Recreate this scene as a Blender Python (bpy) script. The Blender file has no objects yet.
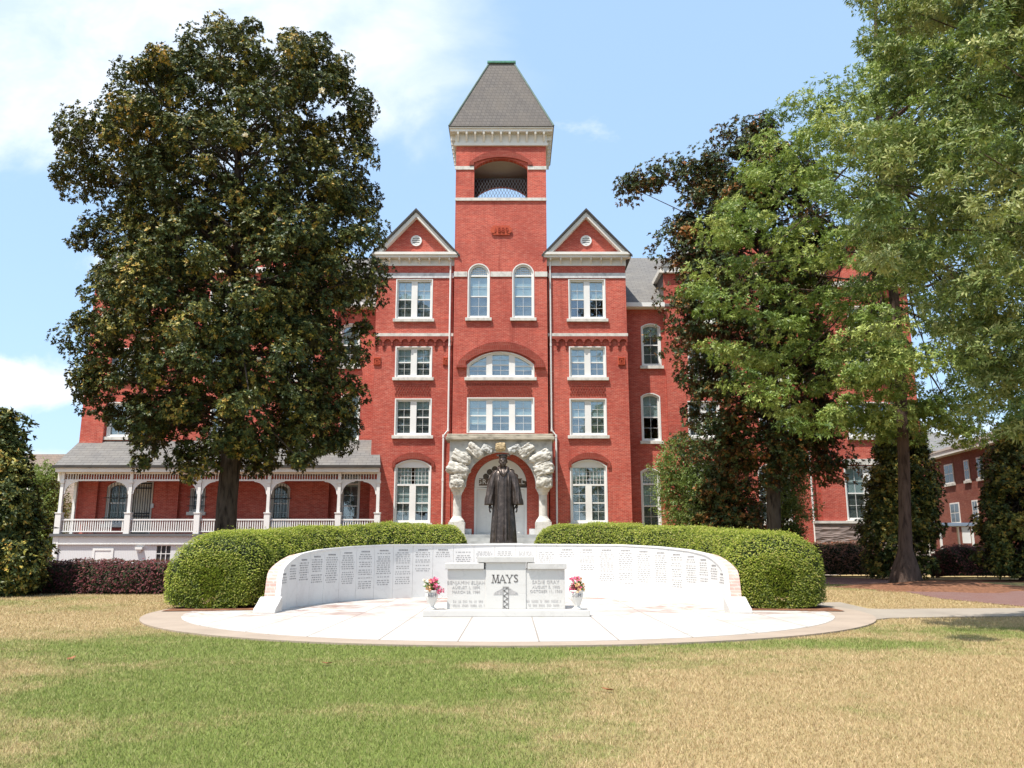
import bpy, bmesh, math, random
import numpy as np
from mathutils import Vector, Matrix

rng = np.random.default_rng(7)
random.seed(7)
scene = bpy.context.scene
COL = scene.collection

# ---------------------------------------------------------------- camera, sky, sun, exposure
EYE, F, TH = 1.35, 826.0, math.radians(11.4)
cam_d = bpy.data.cameras.new('camera'); cam_d.sensor_width = 36.0; cam_d.lens = 36.0 * F / 1024
cam_d.clip_start = 0.1; cam_d.clip_end = 6000
cam = bpy.data.objects.new('camera', cam_d); COL.objects.link(cam)
cam.location = (0, 0, EYE); cam.rotation_euler = (math.pi / 2 + TH, 0, 0)
scene.camera = cam

SUN = Vector((-0.9, -1.0, 3.0)).normalized()
SKY_STRENGTH, SUN_STRENGTH, EXPOSURE = 0.122, 4.6, 0.78
world = bpy.data.worlds.new('World'); scene.world = world; world.use_nodes = True
wn, wl = world.node_tree.nodes, world.node_tree.links
wn.clear()

def N(nodes, typ, **kw):
    n = nodes.new(typ)
    for k, v in kw.items():
        if k == 'inp':
            for i, val in v.items():
                n.inputs[i].default_value = val
        else:
            setattr(n, k, v)
    return n

def build_world():
    out = N(wn, 'ShaderNodeOutputWorld'); bg = N(wn, 'ShaderNodeBackground')
    sky = N(wn, 'ShaderNodeTexSky', sky_type='NISHITA', sun_disc=False)
    sky.sun_elevation = math.asin(SUN.z); sky.sun_rotation = math.atan2(SUN.x, SUN.y)
    sky.air_density = 1.0; sky.dust_density = 1.6; sky.ozone_density = 1.6
    tc = N(wn, 'ShaderNodeTexCoord'); sx = N(wn, 'ShaderNodeSeparateXYZ')
    wl.new(tc.outputs['Generated'], sx.inputs[0])
    def M(op, a, b=None, c=None, clamp=False):
        m = N(wn, 'ShaderNodeMath', operation=op, use_clamp=clamp)
        for i, v in enumerate((a, b, c)):
            if v is None: continue
            if isinstance(v, (int, float)): m.inputs[i].default_value = v
            else: wl.new(v, m.inputs[i])
        return m.outputs[0]
    ay = M('ADD', M('ABSOLUTE', sx.outputs[1]), 0.02)
    u = M('DIVIDE', sx.outputs[0], ay); v = M('DIVIDE', sx.outputs[2], ay)
    cx = N(wn, 'ShaderNodeCombineXYZ'); wl.new(u, cx.inputs[0]); wl.new(M('MULTIPLY', v, 1.5), cx.inputs[1]); wl.new(sx.outputs[1], cx.inputs[2])
    n1 = N(wn, 'ShaderNodeTexNoise', inp={'Scale': 3.1, 'Detail': 9.0, 'Roughness': 0.56, 'Distortion': 0.25}); wl.new(cx.outputs[0], n1.inputs['Vector'])
    def gauss(u0, v0, su, sv, amp):
        a = M('DIVIDE', M('SUBTRACT', u, u0), su); b = M('DIVIDE', M('SUBTRACT', v, v0), sv)
        e = M('POWER', 2.718, M('MULTIPLY', M('ADD', M('MULTIPLY', a, a), M('MULTIPLY', b, b)), -1.0))
        return M('MULTIPLY', e, amp)
    def sst(v_, lo, hi):
        q = N(wn, 'ShaderNodeMapRange', interpolation_type='SMOOTHSTEP', inp={1: lo, 2: hi, 3: 0.0, 4: 1.0}); wl.new(v_, q.inputs[0]); return q.outputs[0]
    n2 = N(wn, 'ShaderNodeTexNoise', inp={'Scale': 7.5, 'Detail': 9.0, 'Roughness': 0.6, 'Distortion': 0.3}); wl.new(cx.outputs[0], n2.inputs['Vector'])
    wob = M('MULTIPLY', M('SUBTRACT', n1.outputs['Fac'], 0.5), 0.55)
    # the big bank high on the left, with a ragged right edge
    bank = M('MULTIPLY', sst(M('ADD', u, M('MULTIPLY', wob, 0.7)), 0.02, -0.13), sst(M('ADD', v, wob), 0.46, 0.60))
    b = gauss(-0.64, 0.20, 0.11, 0.05, 0.34)
    for g in ((-0.50, 0.19, 0.06, 0.035, 0.26), (-0.58, 0.105, 0.22, 0.025, 0.30), (-0.475, 0.355, 0.075, 0.028, 0.30), (-0.02, 0.66, 0.06, 0.05, 0.16), (0.07, 0.545, 0.10, 0.04, 0.20), (0.55, 0.115, 0.25, 0.05, 0.30)):
        b = M('ADD', b, gauss(*g))
    puff = sst(M('ADD', M('ADD', M('MULTIPLY', n2.outputs['Fac'], 0.6), M('MULTIPLY', n1.outputs['Fac'], 0.4)), b), 0.62, 0.80)
    body = M('MULTIPLY', bank, M('ADD', 0.40, M('MULTIPLY', sst(M('ADD', M('MULTIPLY', n1.outputs['Fac'], 0.6), M('MULTIPLY', n2.outputs['Fac'], 0.4)), 0.42, 0.66), 0.5)))
    class _R: pass
    ramp = _R(); ramp.outputs = [M('MAXIMUM', body, M('MULTIPLY', puff, 0.85))]
    mix = N(wn, 'ShaderNodeMix', data_type='RGBA'); wl.new(ramp.outputs[0], mix.inputs[0])
    # a little haze in the blue, then bright clouds
    hz = N(wn, 'ShaderNodeMix', data_type='RGBA', inp={0: 0.5}); wl.new(sky.outputs[0], hz.inputs[6]); hz.inputs[7].default_value = (3.35, 5.0, 7.0, 1)
    wl.new(hz.outputs[2], mix.inputs[6]); mix.inputs[7].default_value = (5.6, 5.85, 6.2, 1)
    wl.new(mix.outputs[2], bg.inputs[0]); bg.inputs[1].default_value = SKY_STRENGTH
    wl.new(bg.outputs[0], out.inputs[0])
build_world()

sun_d = bpy.data.lights.new('sun', 'SUN'); sun_d.energy = SUN_STRENGTH; sun_d.angle = math.radians(0.5); sun_d.color = (1.0, 0.955, 0.88)
sun_o = bpy.data.objects.new('sun', sun_d); COL.objects.link(sun_o)
sun_o.rotation_euler = SUN.to_track_quat('Z', 'Y').to_euler(); sun_o.location = (-20, -20, 60)
vs = scene.view_settings
vs.view_transform = 'Standard'; vs.look = 'None'; vs.gamma = 1; vs.use_curve_mapping = False; vs.exposure = EXPOSURE
scene.cycles.max_bounces = 6; scene.cycles.transparent_max_bounces = 8; scene.cycles.caustics_reflective = False; scene.cycles.caustics_refractive = False
scene.cycles.use_denoising = True

# ---------------------------------------------------------------- survey helpers
def at(px, py, Y):
    """a sight line of the survey met with the vertical plane at distance Y"""
    u, v = (px - 512) / F, (384 - py) / F
    t = Y / (math.cos(TH) - v * math.sin(TH))
    return Vector((u * t, Y, EYE + t * (math.sin(TH) + v * math.cos(TH))))
def X(px, Y, py=384): return at(px, py, Y).x
def Z(py, Y): return at(512, py, Y).z
def on_ground(px, py, z=0.0):
    u, v = (px - 512) / F, (384 - py) / F
    dz = math.sin(TH) + v * math.cos(TH); t = (z - EYE) / dz
    return Vector((u * t, t * (math.cos(TH) - v * math.sin(TH)), z))

# ---------------------------------------------------------------- materials
class Mat:
    def __init__(s, name, rough=0.8, spec=0.3):
        s.m = bpy.data.materials.new(name); s.m.use_nodes = True
        s.n = s.m.node_tree.nodes; s.l = s.m.node_tree.links
        s.b = s.n['Principled BSDF']; s.b.inputs['Roughness'].default_value = rough
        s.b.inputs['Specular IOR Level'].default_value = spec
    def pos(s):
        return N(s.n, 'ShaderNodeNewGeometry').outputs['Position']
    def obj(s):
        return N(s.n, 'ShaderNodeTexCoord').outputs['Object']
    def noise(s, vec, scale, detail=4.0, rough=0.55, dist=0.0, out='Fac'):
        n = N(s.n, 'ShaderNodeTexNoise', inp={'Scale': scale, 'Detail': detail, 'Roughness': rough, 'Distortion': dist})
        if vec is not None: s.l.new(vec, n.inputs['Vector'])
        return n.outputs[out]
    def ramp(s, fac, stops, interp='LINEAR'):
        r = N(s.n, 'ShaderNodeValToRGB'); r.color_ramp.interpolation = interp
        e = r.color_ramp.elements
        while len(e) < len(stops): e.new(0.5)
        for k, (p, c) in enumerate(stops):
            e[k].position = p; e[k].color = (*c, 1) if len(c) == 3 else c
        s.l.new(fac, r.inputs[0]); return r.outputs[0]
    def mix(s, fac, a, b, blend='MIX'):
        m = N(s.n, 'ShaderNodeMix', data_type='RGBA', blend_type=blend)
        for sock, v in ((m.inputs[0], fac), (m.inputs[6], a), (m.inputs[7], b)):
            if isinstance(v, (int, float)): sock.default_value = v
            elif isinstance(v, tuple): sock.default_value = (*v, 1) if len(v) == 3 else v
            else: s.l.new(v, sock)
        return m.outputs[2]
    def math(s, op, a, b=0.0, clamp=False):
        m = N(s.n, 'ShaderNodeMath', operation=op, use_clamp=clamp)
        for i, v in enumerate((a, b)):
            if isinstance(v, (int, float)): m.inputs[i].default_value = v
            else: s.l.new(v, m.inputs[i])
        return m.outputs[0]
    def mrange(s, v, a, b, c=0.0, d=1.0):
        m = N(s.n, 'ShaderNodeMapRange', interpolation_type='SMOOTHSTEP', inp={1: a, 2: b, 3: c, 4: d}); s.l.new(v, m.inputs[0]); return m.outputs[0]
    def scale(s, vec, xyz):
        m = N(s.n, 'ShaderNodeVectorMath', operation='MULTIPLY'); s.l.new(vec, m.inputs[0]); m.inputs[1].default_value = xyz; return m.outputs[0]
    def xyz(s, vec):
        n = N(s.n, 'ShaderNodeSeparateXYZ'); s.l.new(vec, n.inputs[0]); return n.outputs
    def comb(s, x, y, z=0.0):
        n = N(s.n, 'ShaderNodeCombineXYZ')
        for i, v in enumerate((x, y, z)):
            if isinstance(v, (int, float)): n.inputs[i].default_value = v
            else: s.l.new(v, n.inputs[i])
        return n.outputs[0]
    def color(s, c):
        if isinstance(c, tuple): s.b.inputs['Base Color'].default_value = (*c, 1)
        else: s.l.new(c, s.b.inputs['Base Color'])
    def bump(s, h, strength=0.3, dist=0.02):
        b = N(s.n, 'ShaderNodeBump', inp={'Strength': strength, 'Distance': dist}); s.l.new(h, b.inputs['Height']); s.l.new(b.outputs[0], s.b.inputs['Normal'])

def m_plain(name, c, rough=0.6, var=0.12, scale=1.5, spec=0.3, metal=0.0, bump=0.0, stretch=(1, 1, 1)):
    m = Mat(name, rough, spec); v = m.scale(m.pos(), stretch)
    n = m.noise(v, scale, 6)
    lo = tuple(x * (1 - var * 1.6) for x in c); hi = tuple(min(1, x * (1 + var * 0.7)) for x in c)
    m.color(m.ramp(n, [(0.3, lo), (0.5, c), (0.72, hi)])); m.b.inputs['Metallic'].default_value = metal
    if bump: m.bump(m.noise(m.pos(), scale * 8, 5), bump, 0.02)
    return m.m

def m_brick(name, c1, c2, mortar, cw=0.22, ch=0.076, ms=0.010, dirt=0.6):
    m = Mat(name, 0.85, 0.2); p = m.pos(); x = m.xyz(p)
    v = m.comb(m.math('ADD', x[0], x[1]), x[2])
    bt = N(m.n, 'ShaderNodeTexBrick', inp={'Scale': 1.0, 'Mortar Size': ms, 'Mortar Smooth': 0.2, 'Bias': 0.0, 'Brick Width': cw, 'Row Height': ch})
    m.l.new(v, bt.inputs['Vector'])
    bt.inputs['Color1'].default_value = (*c1, 1); bt.inputs['Color2'].default_value = (*c2, 1); bt.inputs['Mortar'].default_value = (*mortar, 1)
    big = m.noise(p, 0.45, 5, 0.6); band = m.noise(m.scale(p, (0.5, 0.5, 9.0)), 1.0, 4, 0.6)
    streak = m.noise(m.scale(p, (1.6, 1.6, 0.16)), 1.0, 5, 0.65)
    c = m.mix(m.mrange(big, 0.3, 0.75, 0.0, dirt), bt.outputs['Color'], (c2[0] * 0.62, c2[1] * 0.62, c2[2] * 0.7))
    fb_ = m.noise(m.scale(p, (3.2, 3.2, 13.0)), 1.0, 3, 0.7); c = m.mix(m.mrange(fb_, 0.42, 0.72, 0.0, 0.55), c, (c2[0] * 0.78, c2[1] * 0.8, c2[2] * 0.85))
    c = m.mix(m.mrange(fb_, 0.5, 0.25, 0.0, 0.5), c, mortar)
    c = m.mix(m.mrange(band, 0.5, 0.8, 0.0, 0.45), c, (c1[0] * 1.2, c1[1] * 1.45, c1[2] * 1.5))
    c = m.mix(m.mrange(streak, 0.52, 0.78, 0.0, 0.6), c, (c2[0] * 0.55, c2[1] * 0.6, c2[2] * 0.65))
    m.color(c); m.bump(bt.outputs['Fac'], -0.4, 0.008) if False else m.bump(m.math('SUBTRACT', 1.0, bt.outputs['Fac']), 0.35, 0.008)
    return m.m

def m_slate(name, c, row=0.22, w=0.3, axis='xz'):
    m = Mat(name, 0.75, 0.25); p = m.pos(); x = m.xyz(p)
    v = m.comb(m.math('ADD', x[0], x[1]) if axis == 'xy' else x[0], x[2])
    bt = N(m.n, 'ShaderNodeTexBrick', inp={'Scale': 1.0, 'Mortar Size': 0.012, 'Mortar Smooth': 0.1, 'Brick Width': w, 'Row Height': row}); m.l.new(v, bt.inputs['Vector'])
    bt.inputs['Color1'].default_value = (*c, 1); bt.inputs['Color2'].default_value = (c[0] * .8, c[1] * .8, c[2] * .82, 1); bt.inputs['Mortar'].default_value = (c[0] * .45, c[1] * .45, c[2] * .45, 1)
    n = m.noise(p, 0.8, 6, 0.6); st = m.noise(m.scale(p, (2.2, 2.2, 0.25)), 1, 4)
    cc = m.mix(m.mrange(n, 0.35, 0.75, 0, 0.5), bt.outputs['Color'], (c[0] * 1.15, c[1] * 1.1, c[2] * 1.0))
    cc = m.mix(m.mrange(st, 0.5, 0.8, 0, 0.45), cc, (c[0] * .62, c[1] * .62, c[2] * .64))
    m.color(cc); m.bump(m.math('SUBTRACT', 1.0, bt.outputs['Fac']), 0.5, 0.015); return m.m

def m_leaf(name, cols, back=None, rough=0.45, trans=0.25, spec=0.5, patch=None):
    """tint attribute -> leaf colour; optional rusty underside of the leaf"""
    m = Mat(name, rough, spec)
    a = N(m.n, 'ShaderNodeAttribute', attribute_name='tint')
    c = m.ramp(a.outputs['Fac'], cols)
    pn = m.noise(m.pos(), 0.55, 3)
    c = m.mix(m.mrange(pn, 0.35, 0.7, 0.0, 0.3), c, cols[0][1])
    if back:
        g = N(m.n, 'ShaderNodeNewGeometry'); c = m.mix(g.outputs['Backfacing'], c, back)
    m.color(c)
    if trans:
        t = N(m.n, 'ShaderNodeBsdfTranslucent'); hs = m.mix(0.5, c, (0.24, 0.36, 0.05)); m.l.new(hs, t.inputs[0])
        ms = N(m.n, 'ShaderNodeMixShader', inp={0: trans}); m.l.new(m.b.outputs[0], ms.inputs[1]); m.l.new(t.outputs[0], ms.inputs[2])
        m.l.new(ms.outputs[0], m.n['Material Output'].inputs[0])
    return m.m

def m_glass(name='window_glass', refl=0.15):
    m = Mat(name, 0.04, 0.5)
    g = N(m.n, 'ShaderNodeBsdfGlossy', inp={'Roughness': 0.03}); g.inputs[0].default_value = (0.95, 0.97, 1, 1)
    t = N(m.n, 'ShaderNodeBsdfTransparent'); t.inputs[0].default_value = (0.86, 0.92, 0.92, 1)
    f = N(m.n, 'ShaderNodeLayerWeight'); ff = m.math('ADD', m.math('MULTIPLY', m.math('POWER', f.outputs['Facing'], 4.0), 0.55), refl)
    wob = m.noise(m.pos(), 1.1, 2); b = N(m.n, 'ShaderNodeBump', inp={'Strength': 0.12, 'Distance': 0.05}); m.l.new(wob, b.inputs['Height']); m.l.new(b.outputs[0], g.inputs['Normal'])
    ms = N(m.n, 'ShaderNodeMixShader'); m.l.new(ff, ms.inputs[0]); m.l.new(t.outputs[0], ms.inputs[1]); m.l.new(g.outputs[0], ms.inputs[2])
    m.l.new(ms.outputs[0], m.n['Material Output'].inputs[0]); return m.m

def m_marble(name, base, vein, rough=0.35, vs=0.9, amt=0.6):
    m = Mat(name, rough, 0.4); p = m.pos()
    n = m.noise(p, vs, 8, 0.62, 1.2); w = m.noise(p, vs * 4.5, 6, 0.6, 0.5)
    r = m.ramp(n, [(0.40, base), (0.495, tuple(b * (1 - amt * 0.3) + v * amt * 0.3 for b, v in zip(base, vein))), (0.51, tuple(b * (1 - amt) + v * amt for b, v in zip(base, vein))), (0.53, base)])
    c = m.mix(m.mrange(w, 0.5, 0.85, 0, 0.35), r, tuple(0.55 * b + 0.45 * v for b, v in zip(base, vein)))
    m.color(c); m.bump(w, 0.08, 0.01); return m.m

BRICK = m_brick('red_brick', (0.57, 0.097, 0.061), (0.385, 0.060, 0.041), (0.54, 0.25, 0.19))
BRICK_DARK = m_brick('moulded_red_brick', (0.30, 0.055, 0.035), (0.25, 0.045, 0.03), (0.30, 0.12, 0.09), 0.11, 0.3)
BRICK_FAR = m_brick('brown_red_brick', (0.27, 0.078, 0.05), (0.21, 0.06, 0.04), (0.30, 0.17, 0.13))
BRICK_PATH = None
WHITE = m_plain('white_paint', (0.70, 0.69, 0.665), 0.5, 0.05, 0.9)
CREAM = m_plain('cream_trim_paint', (0.66, 0.635, 0.585), 0.55, 0.06, 1.2)
STONE_BAND = m_plain('grey_band_stone', (0.56, 0.56, 0.56), 0.85, 0.22, 3.0, 0.2, 0, 0.2)
SILL = m_plain('sill_stone', (0.57, 0.545, 0.50), 0.85, 0.2, 3.5, 0.2, 0, 0.2)
GRANITE = m_plain('rough_portal_stone', (0.55, 0.525, 0.47), 0.92, 0.3, 6.0, 0.15, 0, 0.9)
GREY_STONE = m_plain('dressed_portal_stone', (0.47, 0.47, 0.45), 0.9, 0.25, 2.5, 0.15, 0, 0.3)
KEY = m_plain('golden_keystone', (0.48, 0.37, 0.22), 0.92, 0.25, 6.0, 0.15, 0, 0.9)
CORN_STONE = m_plain('weathered_cornice_stone', (0.40, 0.36, 0.29), 0.95, 0.35, 2.4, 0.1, 0, 0.5, (1, 1, 3))
SLATE = m_slate('tower_slate', (0.125, 0.112, 0.104), 0.24, 0.26, 'xy')
SHINGLE = m_slate('grey_shingle', (0.165, 0.158, 0.150), 0.16, 0.5)
SHINGLE_FAR = m_slate('brown_shingle', (0.19, 0.145, 0.115), 0.25, 0.5, 'xy')
COPPER = m_plain('green_copper', (0.085, 0.24, 0.175), 0.7, 0.25, 3.0)
DARKMETAL = m_plain('dark_gutter_metal', (0.05, 0.045, 0.04), 0.5, 0.2)
IRON = m_plain('black_iron', (0.02, 0.02, 0.022), 0.5, 0.2)
GLASS = m_glass(); GLASS_DIM = m_glass('screened_glass', 0.035)
BLIND = m_plain('window_blind', (0.60, 0.65, 0.65), 0.8, 0.08, 2.0)
BLIND_DIM = m_plain('grey_screen', (0.19, 0.185, 0.18), 0.85, 0.35, 1.6)
ROOM = m_plain('dark_room', (0.05, 0.05, 0.05), 0.9, 0.2)
BRONZE = Mat('dark_bronze', 0.36, 0.5)
def _bronze():
    m = BRONZE; p = m.pos(); n = m.noise(p, 7, 8, 0.65); k = m.noise(m.scale(p, (26, 26, 14)), 1, 3, 0.7)
    c = m.ramp(n, [(0.3, (0.040, 0.031, 0.026)), (0.55, (0.082, 0.062, 0.052)), (0.75, (0.16, 0.125, 0.105))])
    m.color(m.mix(m.mrange(k, 0.60, 0.72, 0, 0.75), c, (0.24, 0.19, 0.165)))
    m.b.inputs['Metallic'].default_value = 0.55; m.bump(n, 0.25, 0.01)
_bronze(); BRONZE = BRONZE.m
MARBLE = m_marble('white_marble', (0.535, 0.52, 0.49), (0.42, 0.40, 0.37), 0.4, 0.8, 0.35)
WALL_MARBLE = m_marble('white_wall_marble', (0.69, 0.676, 0.652), (0.54, 0.525, 0.50), 0.4, 0.7, 0.3)
COPING = m_brick('pink_coping_brick', (0.58, 0.37, 0.30), (0.50, 0.31, 0.26), (0.6, 0.5, 0.45), 0.2, 0.07)
JOINT = m_plain('grey_joint', (0.40, 0.38, 0.36), 0.9)
ENGRAVE = m_plain('engraved_grey', (0.27, 0.26, 0.26), 0.9, 0.3, 20)
ENGRAVE_DARK = m_plain('engraved_dark', (0.10, 0.09, 0.085), 0.9, 0.3, 20)
BARK = m_plain('grey_brown_bark', (0.07, 0.055, 0.044), 0.95, 0.5, 3.5, 0.1, 0, 1.0, (2.2, 2.2, 0.5))
BARK_OAK = m_plain('oak_bark', (0.085, 0.058, 0.046), 0.95, 0.4, 4.0, 0.1, 0, 1.0, (2.2, 2.2, 0.45))
VASE_MAT = m_marble('vase_marble', (0.66, 0.635, 0.59), (0.5, 0.46, 0.42), 0.35, 4.0, 0.3)

LEAF_MAG = m_leaf('magnolia_leaf', [(0.0, (0.022, 0.042, 0.016)), (0.40, (0.056, 0.074, 0.021)), (0.62, (0.125, 0.130, 0.030)), (0.76, (0.30, 0.26, 0.05)), (1.0, (0.46, 0.27, 0.06))], (0.062, 0.058, 0.024), 0.46, 0.05, 0.2)
LEAF_MAG2 = m_leaf('russet_magnolia_leaf', [(0.0, (0.022, 0.040, 0.016)), (0.45, (0.046, 0.066, 0.022)), (0.70, (0.10, 0.105, 0.03)), (0.84, (0.26, 0.115, 0.035)), (1.0, (0.33, 0.12, 0.03))], (0.12, 0.068, 0.034), 0.46, 0.05, 0.2)
LEAF_OAK = m_leaf('oak_leaf', [(0.0, (0.045, 0.085, 0.018)), (0.5, (0.175, 0.245, 0.045)), (1.0, (0.42, 0.46, 0.13))], None, 0.5, 0.24, 0.3)
LEAF_OAK2 = m_leaf('willow_oak_leaf', [(0.0, (0.035, 0.068, 0.018)), (0.5, (0.145, 0.195, 0.045)), (1.0, (0.40, 0.40, 0.15))], None, 0.5, 0.22, 0.3)
LEAF_LIGHT = m_leaf('dogwood_leaf', [(0.0, (0.08, 0.13, 0.035)), (0.5, (0.20, 0.27, 0.075)), (1.0, (0.36, 0.40, 0.15))], None, 0.5, 0.3, 0.4)
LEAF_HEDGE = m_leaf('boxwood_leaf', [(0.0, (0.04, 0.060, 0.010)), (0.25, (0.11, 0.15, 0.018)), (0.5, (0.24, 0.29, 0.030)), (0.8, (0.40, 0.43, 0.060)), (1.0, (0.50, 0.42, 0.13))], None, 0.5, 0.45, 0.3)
LEAF_PURPLE = m_leaf('purple_leaf', [(0.0, (0.035, 0.010, 0.013)), (0.5, (0.082, 0.020, 0.024)), (0.85, (0.15, 0.038, 0.040)), (1.0, (0.24, 0.075, 0.065))], None, 0.6, 0.15, 0.15)
LEAF_RUST = m_leaf('rust_leaf', [(0.0, (0.07, 0.035, 0.018)), (0.5, (0.17, 0.065, 0.035)), (1.0, (0.33, 0.12, 0.07))], None, 0.5, 0.2, 0.4)
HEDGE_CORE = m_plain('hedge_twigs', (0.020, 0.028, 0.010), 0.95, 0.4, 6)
PETAL_W = m_plain('cream_petal', (0.80, 0.74, 0.58), 0.6, 0.1, 8)
PETAL_P = m_plain('pink_petal', (0.72, 0.16, 0.26), 0.6, 0.3, 18)
PETAL_O = m_plain('peach_petal', (0.72, 0.42, 0.22), 0.6, 0.3, 18)
BLOOM_LEAF = m_plain('bouquet_leaf', (0.10, 0.20, 0.03), 0.5, 0.4, 18)

def lawn_nodes(m, mixin=None):
    p = m.pos(); x = m.xyz(p)
    big = m.noise(p, 0.42, 5, 0.62); mid = m.noise(p, 1.9, 5, 0.65); fine = m.noise(p, 28, 4, 0.7); tuft = m.noise(p, 7.0, 4, 0.7)
    def g(x0, y0, sx, sy):
        a = m.math('DIVIDE', m.math('SUBTRACT', x[0], x0), sx); b = m.math('DIVIDE', m.math('SUBTRACT', x[1], y0), sy)
        return m.math('POWER', 2.718, m.math('MULTIPLY', m.math('ADD', m.math('MULTIPLY', a, a), m.math('MULTIPLY', b, b)), -1.0))
    green = m.math('MAXIMUM', g(-1.35, 6.0, 1.9, 2.2), g(-2.2, 9.0, 3.3, 2.6))
    for q, k in ((g(-2.6, 12.2, 5.6, 2.6), 1.0), (g(4.0, 12.6, 4.5, 1.1), .65), (g(8.5, 14.0, 3.0, 2.5), .6), (g(15, 34, 9, 5), .55), (g(-14, 22, 6, 4), .35)):
        green = m.math('MAXIMUM', green, m.math('MULTIPLY', q, k))
    f = m.math('ADD', green, m.math('MULTIPLY', m.math('SUBTRACT', big, 0.5), 1.25))
    f = m.math('ADD', f, m.math('MULTIPLY', m.math('SUBTRACT', mid, 0.5), 0.9))
    f = m.math('ADD', f, m.math('MULTIPLY', m.math('SUBTRACT', tuft, 0.5), 0.55))
    f = m.mrange(f, 0.06, 0.80)
    if mixin is not None: f = m.math('ADD', f, m.math('MULTIPLY', m.math('SUBTRACT', mixin, 0.5), 0.75), True)
    c = m.mix(f, (0.44, 0.325, 0.170), (0.168, 0.222, 0.050))
    pale = m.noise(m.scale(p, (1, 1, 1)), 3.1, 4, 0.6)
    c = m.mix(m.mrange(pale, 0.55, 0.8, 0, 0.5), c, (0.40, 0.315, 0.165))
    return c, fine, f, tuft
def m_lawn():
    m = Mat('dry_lawn', 0.95, 0.1); c, fine, f, tuft = lawn_nodes(m)
    c = m.mix(m.mrange(fine, 0.25, 0.75, 0.6, 0.0), c, (0.115, 0.105, 0.035))
    m.color(c); m.bump(fine, 0.8, 0.04); return m.m
def m_blade():
    m = Mat('grass_blade', 0.6, 0.25)
    a = N(m.n, 'ShaderNodeAttribute', attribute_name='tint'); mx = m.math('FRACT', m.math('MULTIPLY', a.outputs['Fac'], 7.31))
    c, fine, f, tuft = lawn_nodes(m, mx)
    c = m.mix(m.mrange(a.outputs['Fac'], 0.0, 1.0, 0.0, 0.55), c, m.mix(f, (0.72, 0.54, 0.34), (0.30, 0.33, 0.10)))
    c = m.mix(m.mrange(a.outputs['Fac'], 0.0, 0.35, 0.45, 0.0), c, m.mix(f, (0.40, 0.235, 0.115), (0.10, 0.135, 0.026)))
    m.color(c)
    t = N(m.n, 'ShaderNodeBsdfTranslucent'); m.l.new(c, t.inputs[0]); ms = N(m.n, 'ShaderNodeMixShader', inp={0: 0.3}); m.l.new(m.b.outputs[0], ms.inputs[1]); m.l.new(t.outputs[0], ms.inputs[2]); m.l.new(ms.outputs[0], m.n['Material Output'].inputs[0])
    return m.m
LAWN, BLADE = m_lawn(), m_blade()
def m_concrete(name, c, joints=None):
    m = Mat(name, 0.9, 0.2); p = m.pos(); n = m.noise(p, 0.9, 7, 0.65); k = m.noise(p, 45, 3, 0.7)
    cc = m.ramp(n, [(0.3, tuple(x * .82 for x in c)), (0.55, c), (0.8, tuple(min(1, x * 1.08) for x in c))])
    cc = m.mix(m.mrange(k, 0.4, 0.75, 0.0, 0.3), cc, tuple(x * .72 for x in c))
    m.color(cc); m.bump(k, 0.2, 0.01); return m.m
CONCRETE = m_concrete('tan_concrete', (0.33, 0.265, 0.21))
CONCRETE_LT = m_concrete('pale_concrete', (0.29, 0.25, 0.205))
def m_paving():
    m = Mat('marble_paving', 0.5, 0.3); p = m.pos(); x = m.xyz(p)
    bt = N(m.n, 'ShaderNodeTexBrick', inp={'Scale': 1.0, 'Mortar Size': 0.014, 'Mortar Smooth': 0.1, 'Brick Width': 1.2, 'Row Height': 1.2}); bt.offset = 0.0
    m.l.new(m.comb(m.math('ADD', x[0], 0.8), m.math('ADD', x[1], 0.55)), bt.inputs['Vector'])
    bt.inputs['Color1'].default_value = (0.51, 0.49, 0.46, 1); bt.inputs['Color2'].default_value = (0.47, 0.45, 0.42, 1); bt.inputs['Mortar'].default_value = (0.26, 0.225, 0.195, 1)
    r = N(m.n, 'ShaderNodeVectorMath', operation='DISTANCE'); m.l.new(m.comb(x[0], x[1]), r.inputs[0]); r.inputs[1].default_value = (-0.2, 19.5, 0)
    d = r.outputs['Value']
    n = m.noise(p, 1.1, 7, 0.65, 0.8); n2 = m.noise(p, 3.2, 5, 0.6, 0.8)
    far = m.mrange(x[1], 15.0, 19.5)
    st = m.math('MULTIPLY', m.mrange(n, 0.44, 0.68), m.math('MULTIPLY', m.mrange(d, 1.0, 3.6), far))
    c = m.mix(m.math('MULTIPLY', st, 0.95), bt.outputs['Color'], (0.24, 0.13, 0.105))
    st2 = m.math('MULTIPLY', m.mrange(n2, 0.52, 0.72), m.math('MULTIPLY', m.mrange(d, 2.0, 4.5), far))
    c = m.mix(m.math('MULTIPLY', st2, 0.85), c, (0.32, 0.19, 0.085))
    c = m.mix(m.mrange(m.noise(p, 0.8, 6, 0.7), 0.50, 0.72, 0, 0.55), c, (0.30, 0.255, 0.215))
    m.color(c); return m.m
PAVING = m_paving()
def m_brickpath():
    m = Mat('brick_pavers', 0.9, 0.2); p = m.pos(); x = m.xyz(p)
    bt = N(m.n, 'ShaderNodeTexBrick', inp={'Scale': 1.0, 'Mortar Size': 0.006, 'Brick Width': 0.2, 'Row Height': 0.1}); m.l.new(m.comb(x[0], x[1]), bt.inputs['Vector'])
    bt.inputs['Color1'].default_value = (0.15, 0.068, 0.056, 1); bt.inputs['Color2'].default_value = (0.12, 0.055, 0.048, 1); bt.inputs['Mortar'].default_value = (0.30, 0.23, 0.19, 1)  # pavers darkened: the oak's shade over the walk is in their colour
    n = m.noise(p, 1.3, 5); m.color(m.mix(m.mrange(n, 0.4, 0.75, 0, 0.5), bt.outputs['Color'], (0.17, 0.115, 0.105))); return m.m
BRICK_PATH = m_brickpath()
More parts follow.
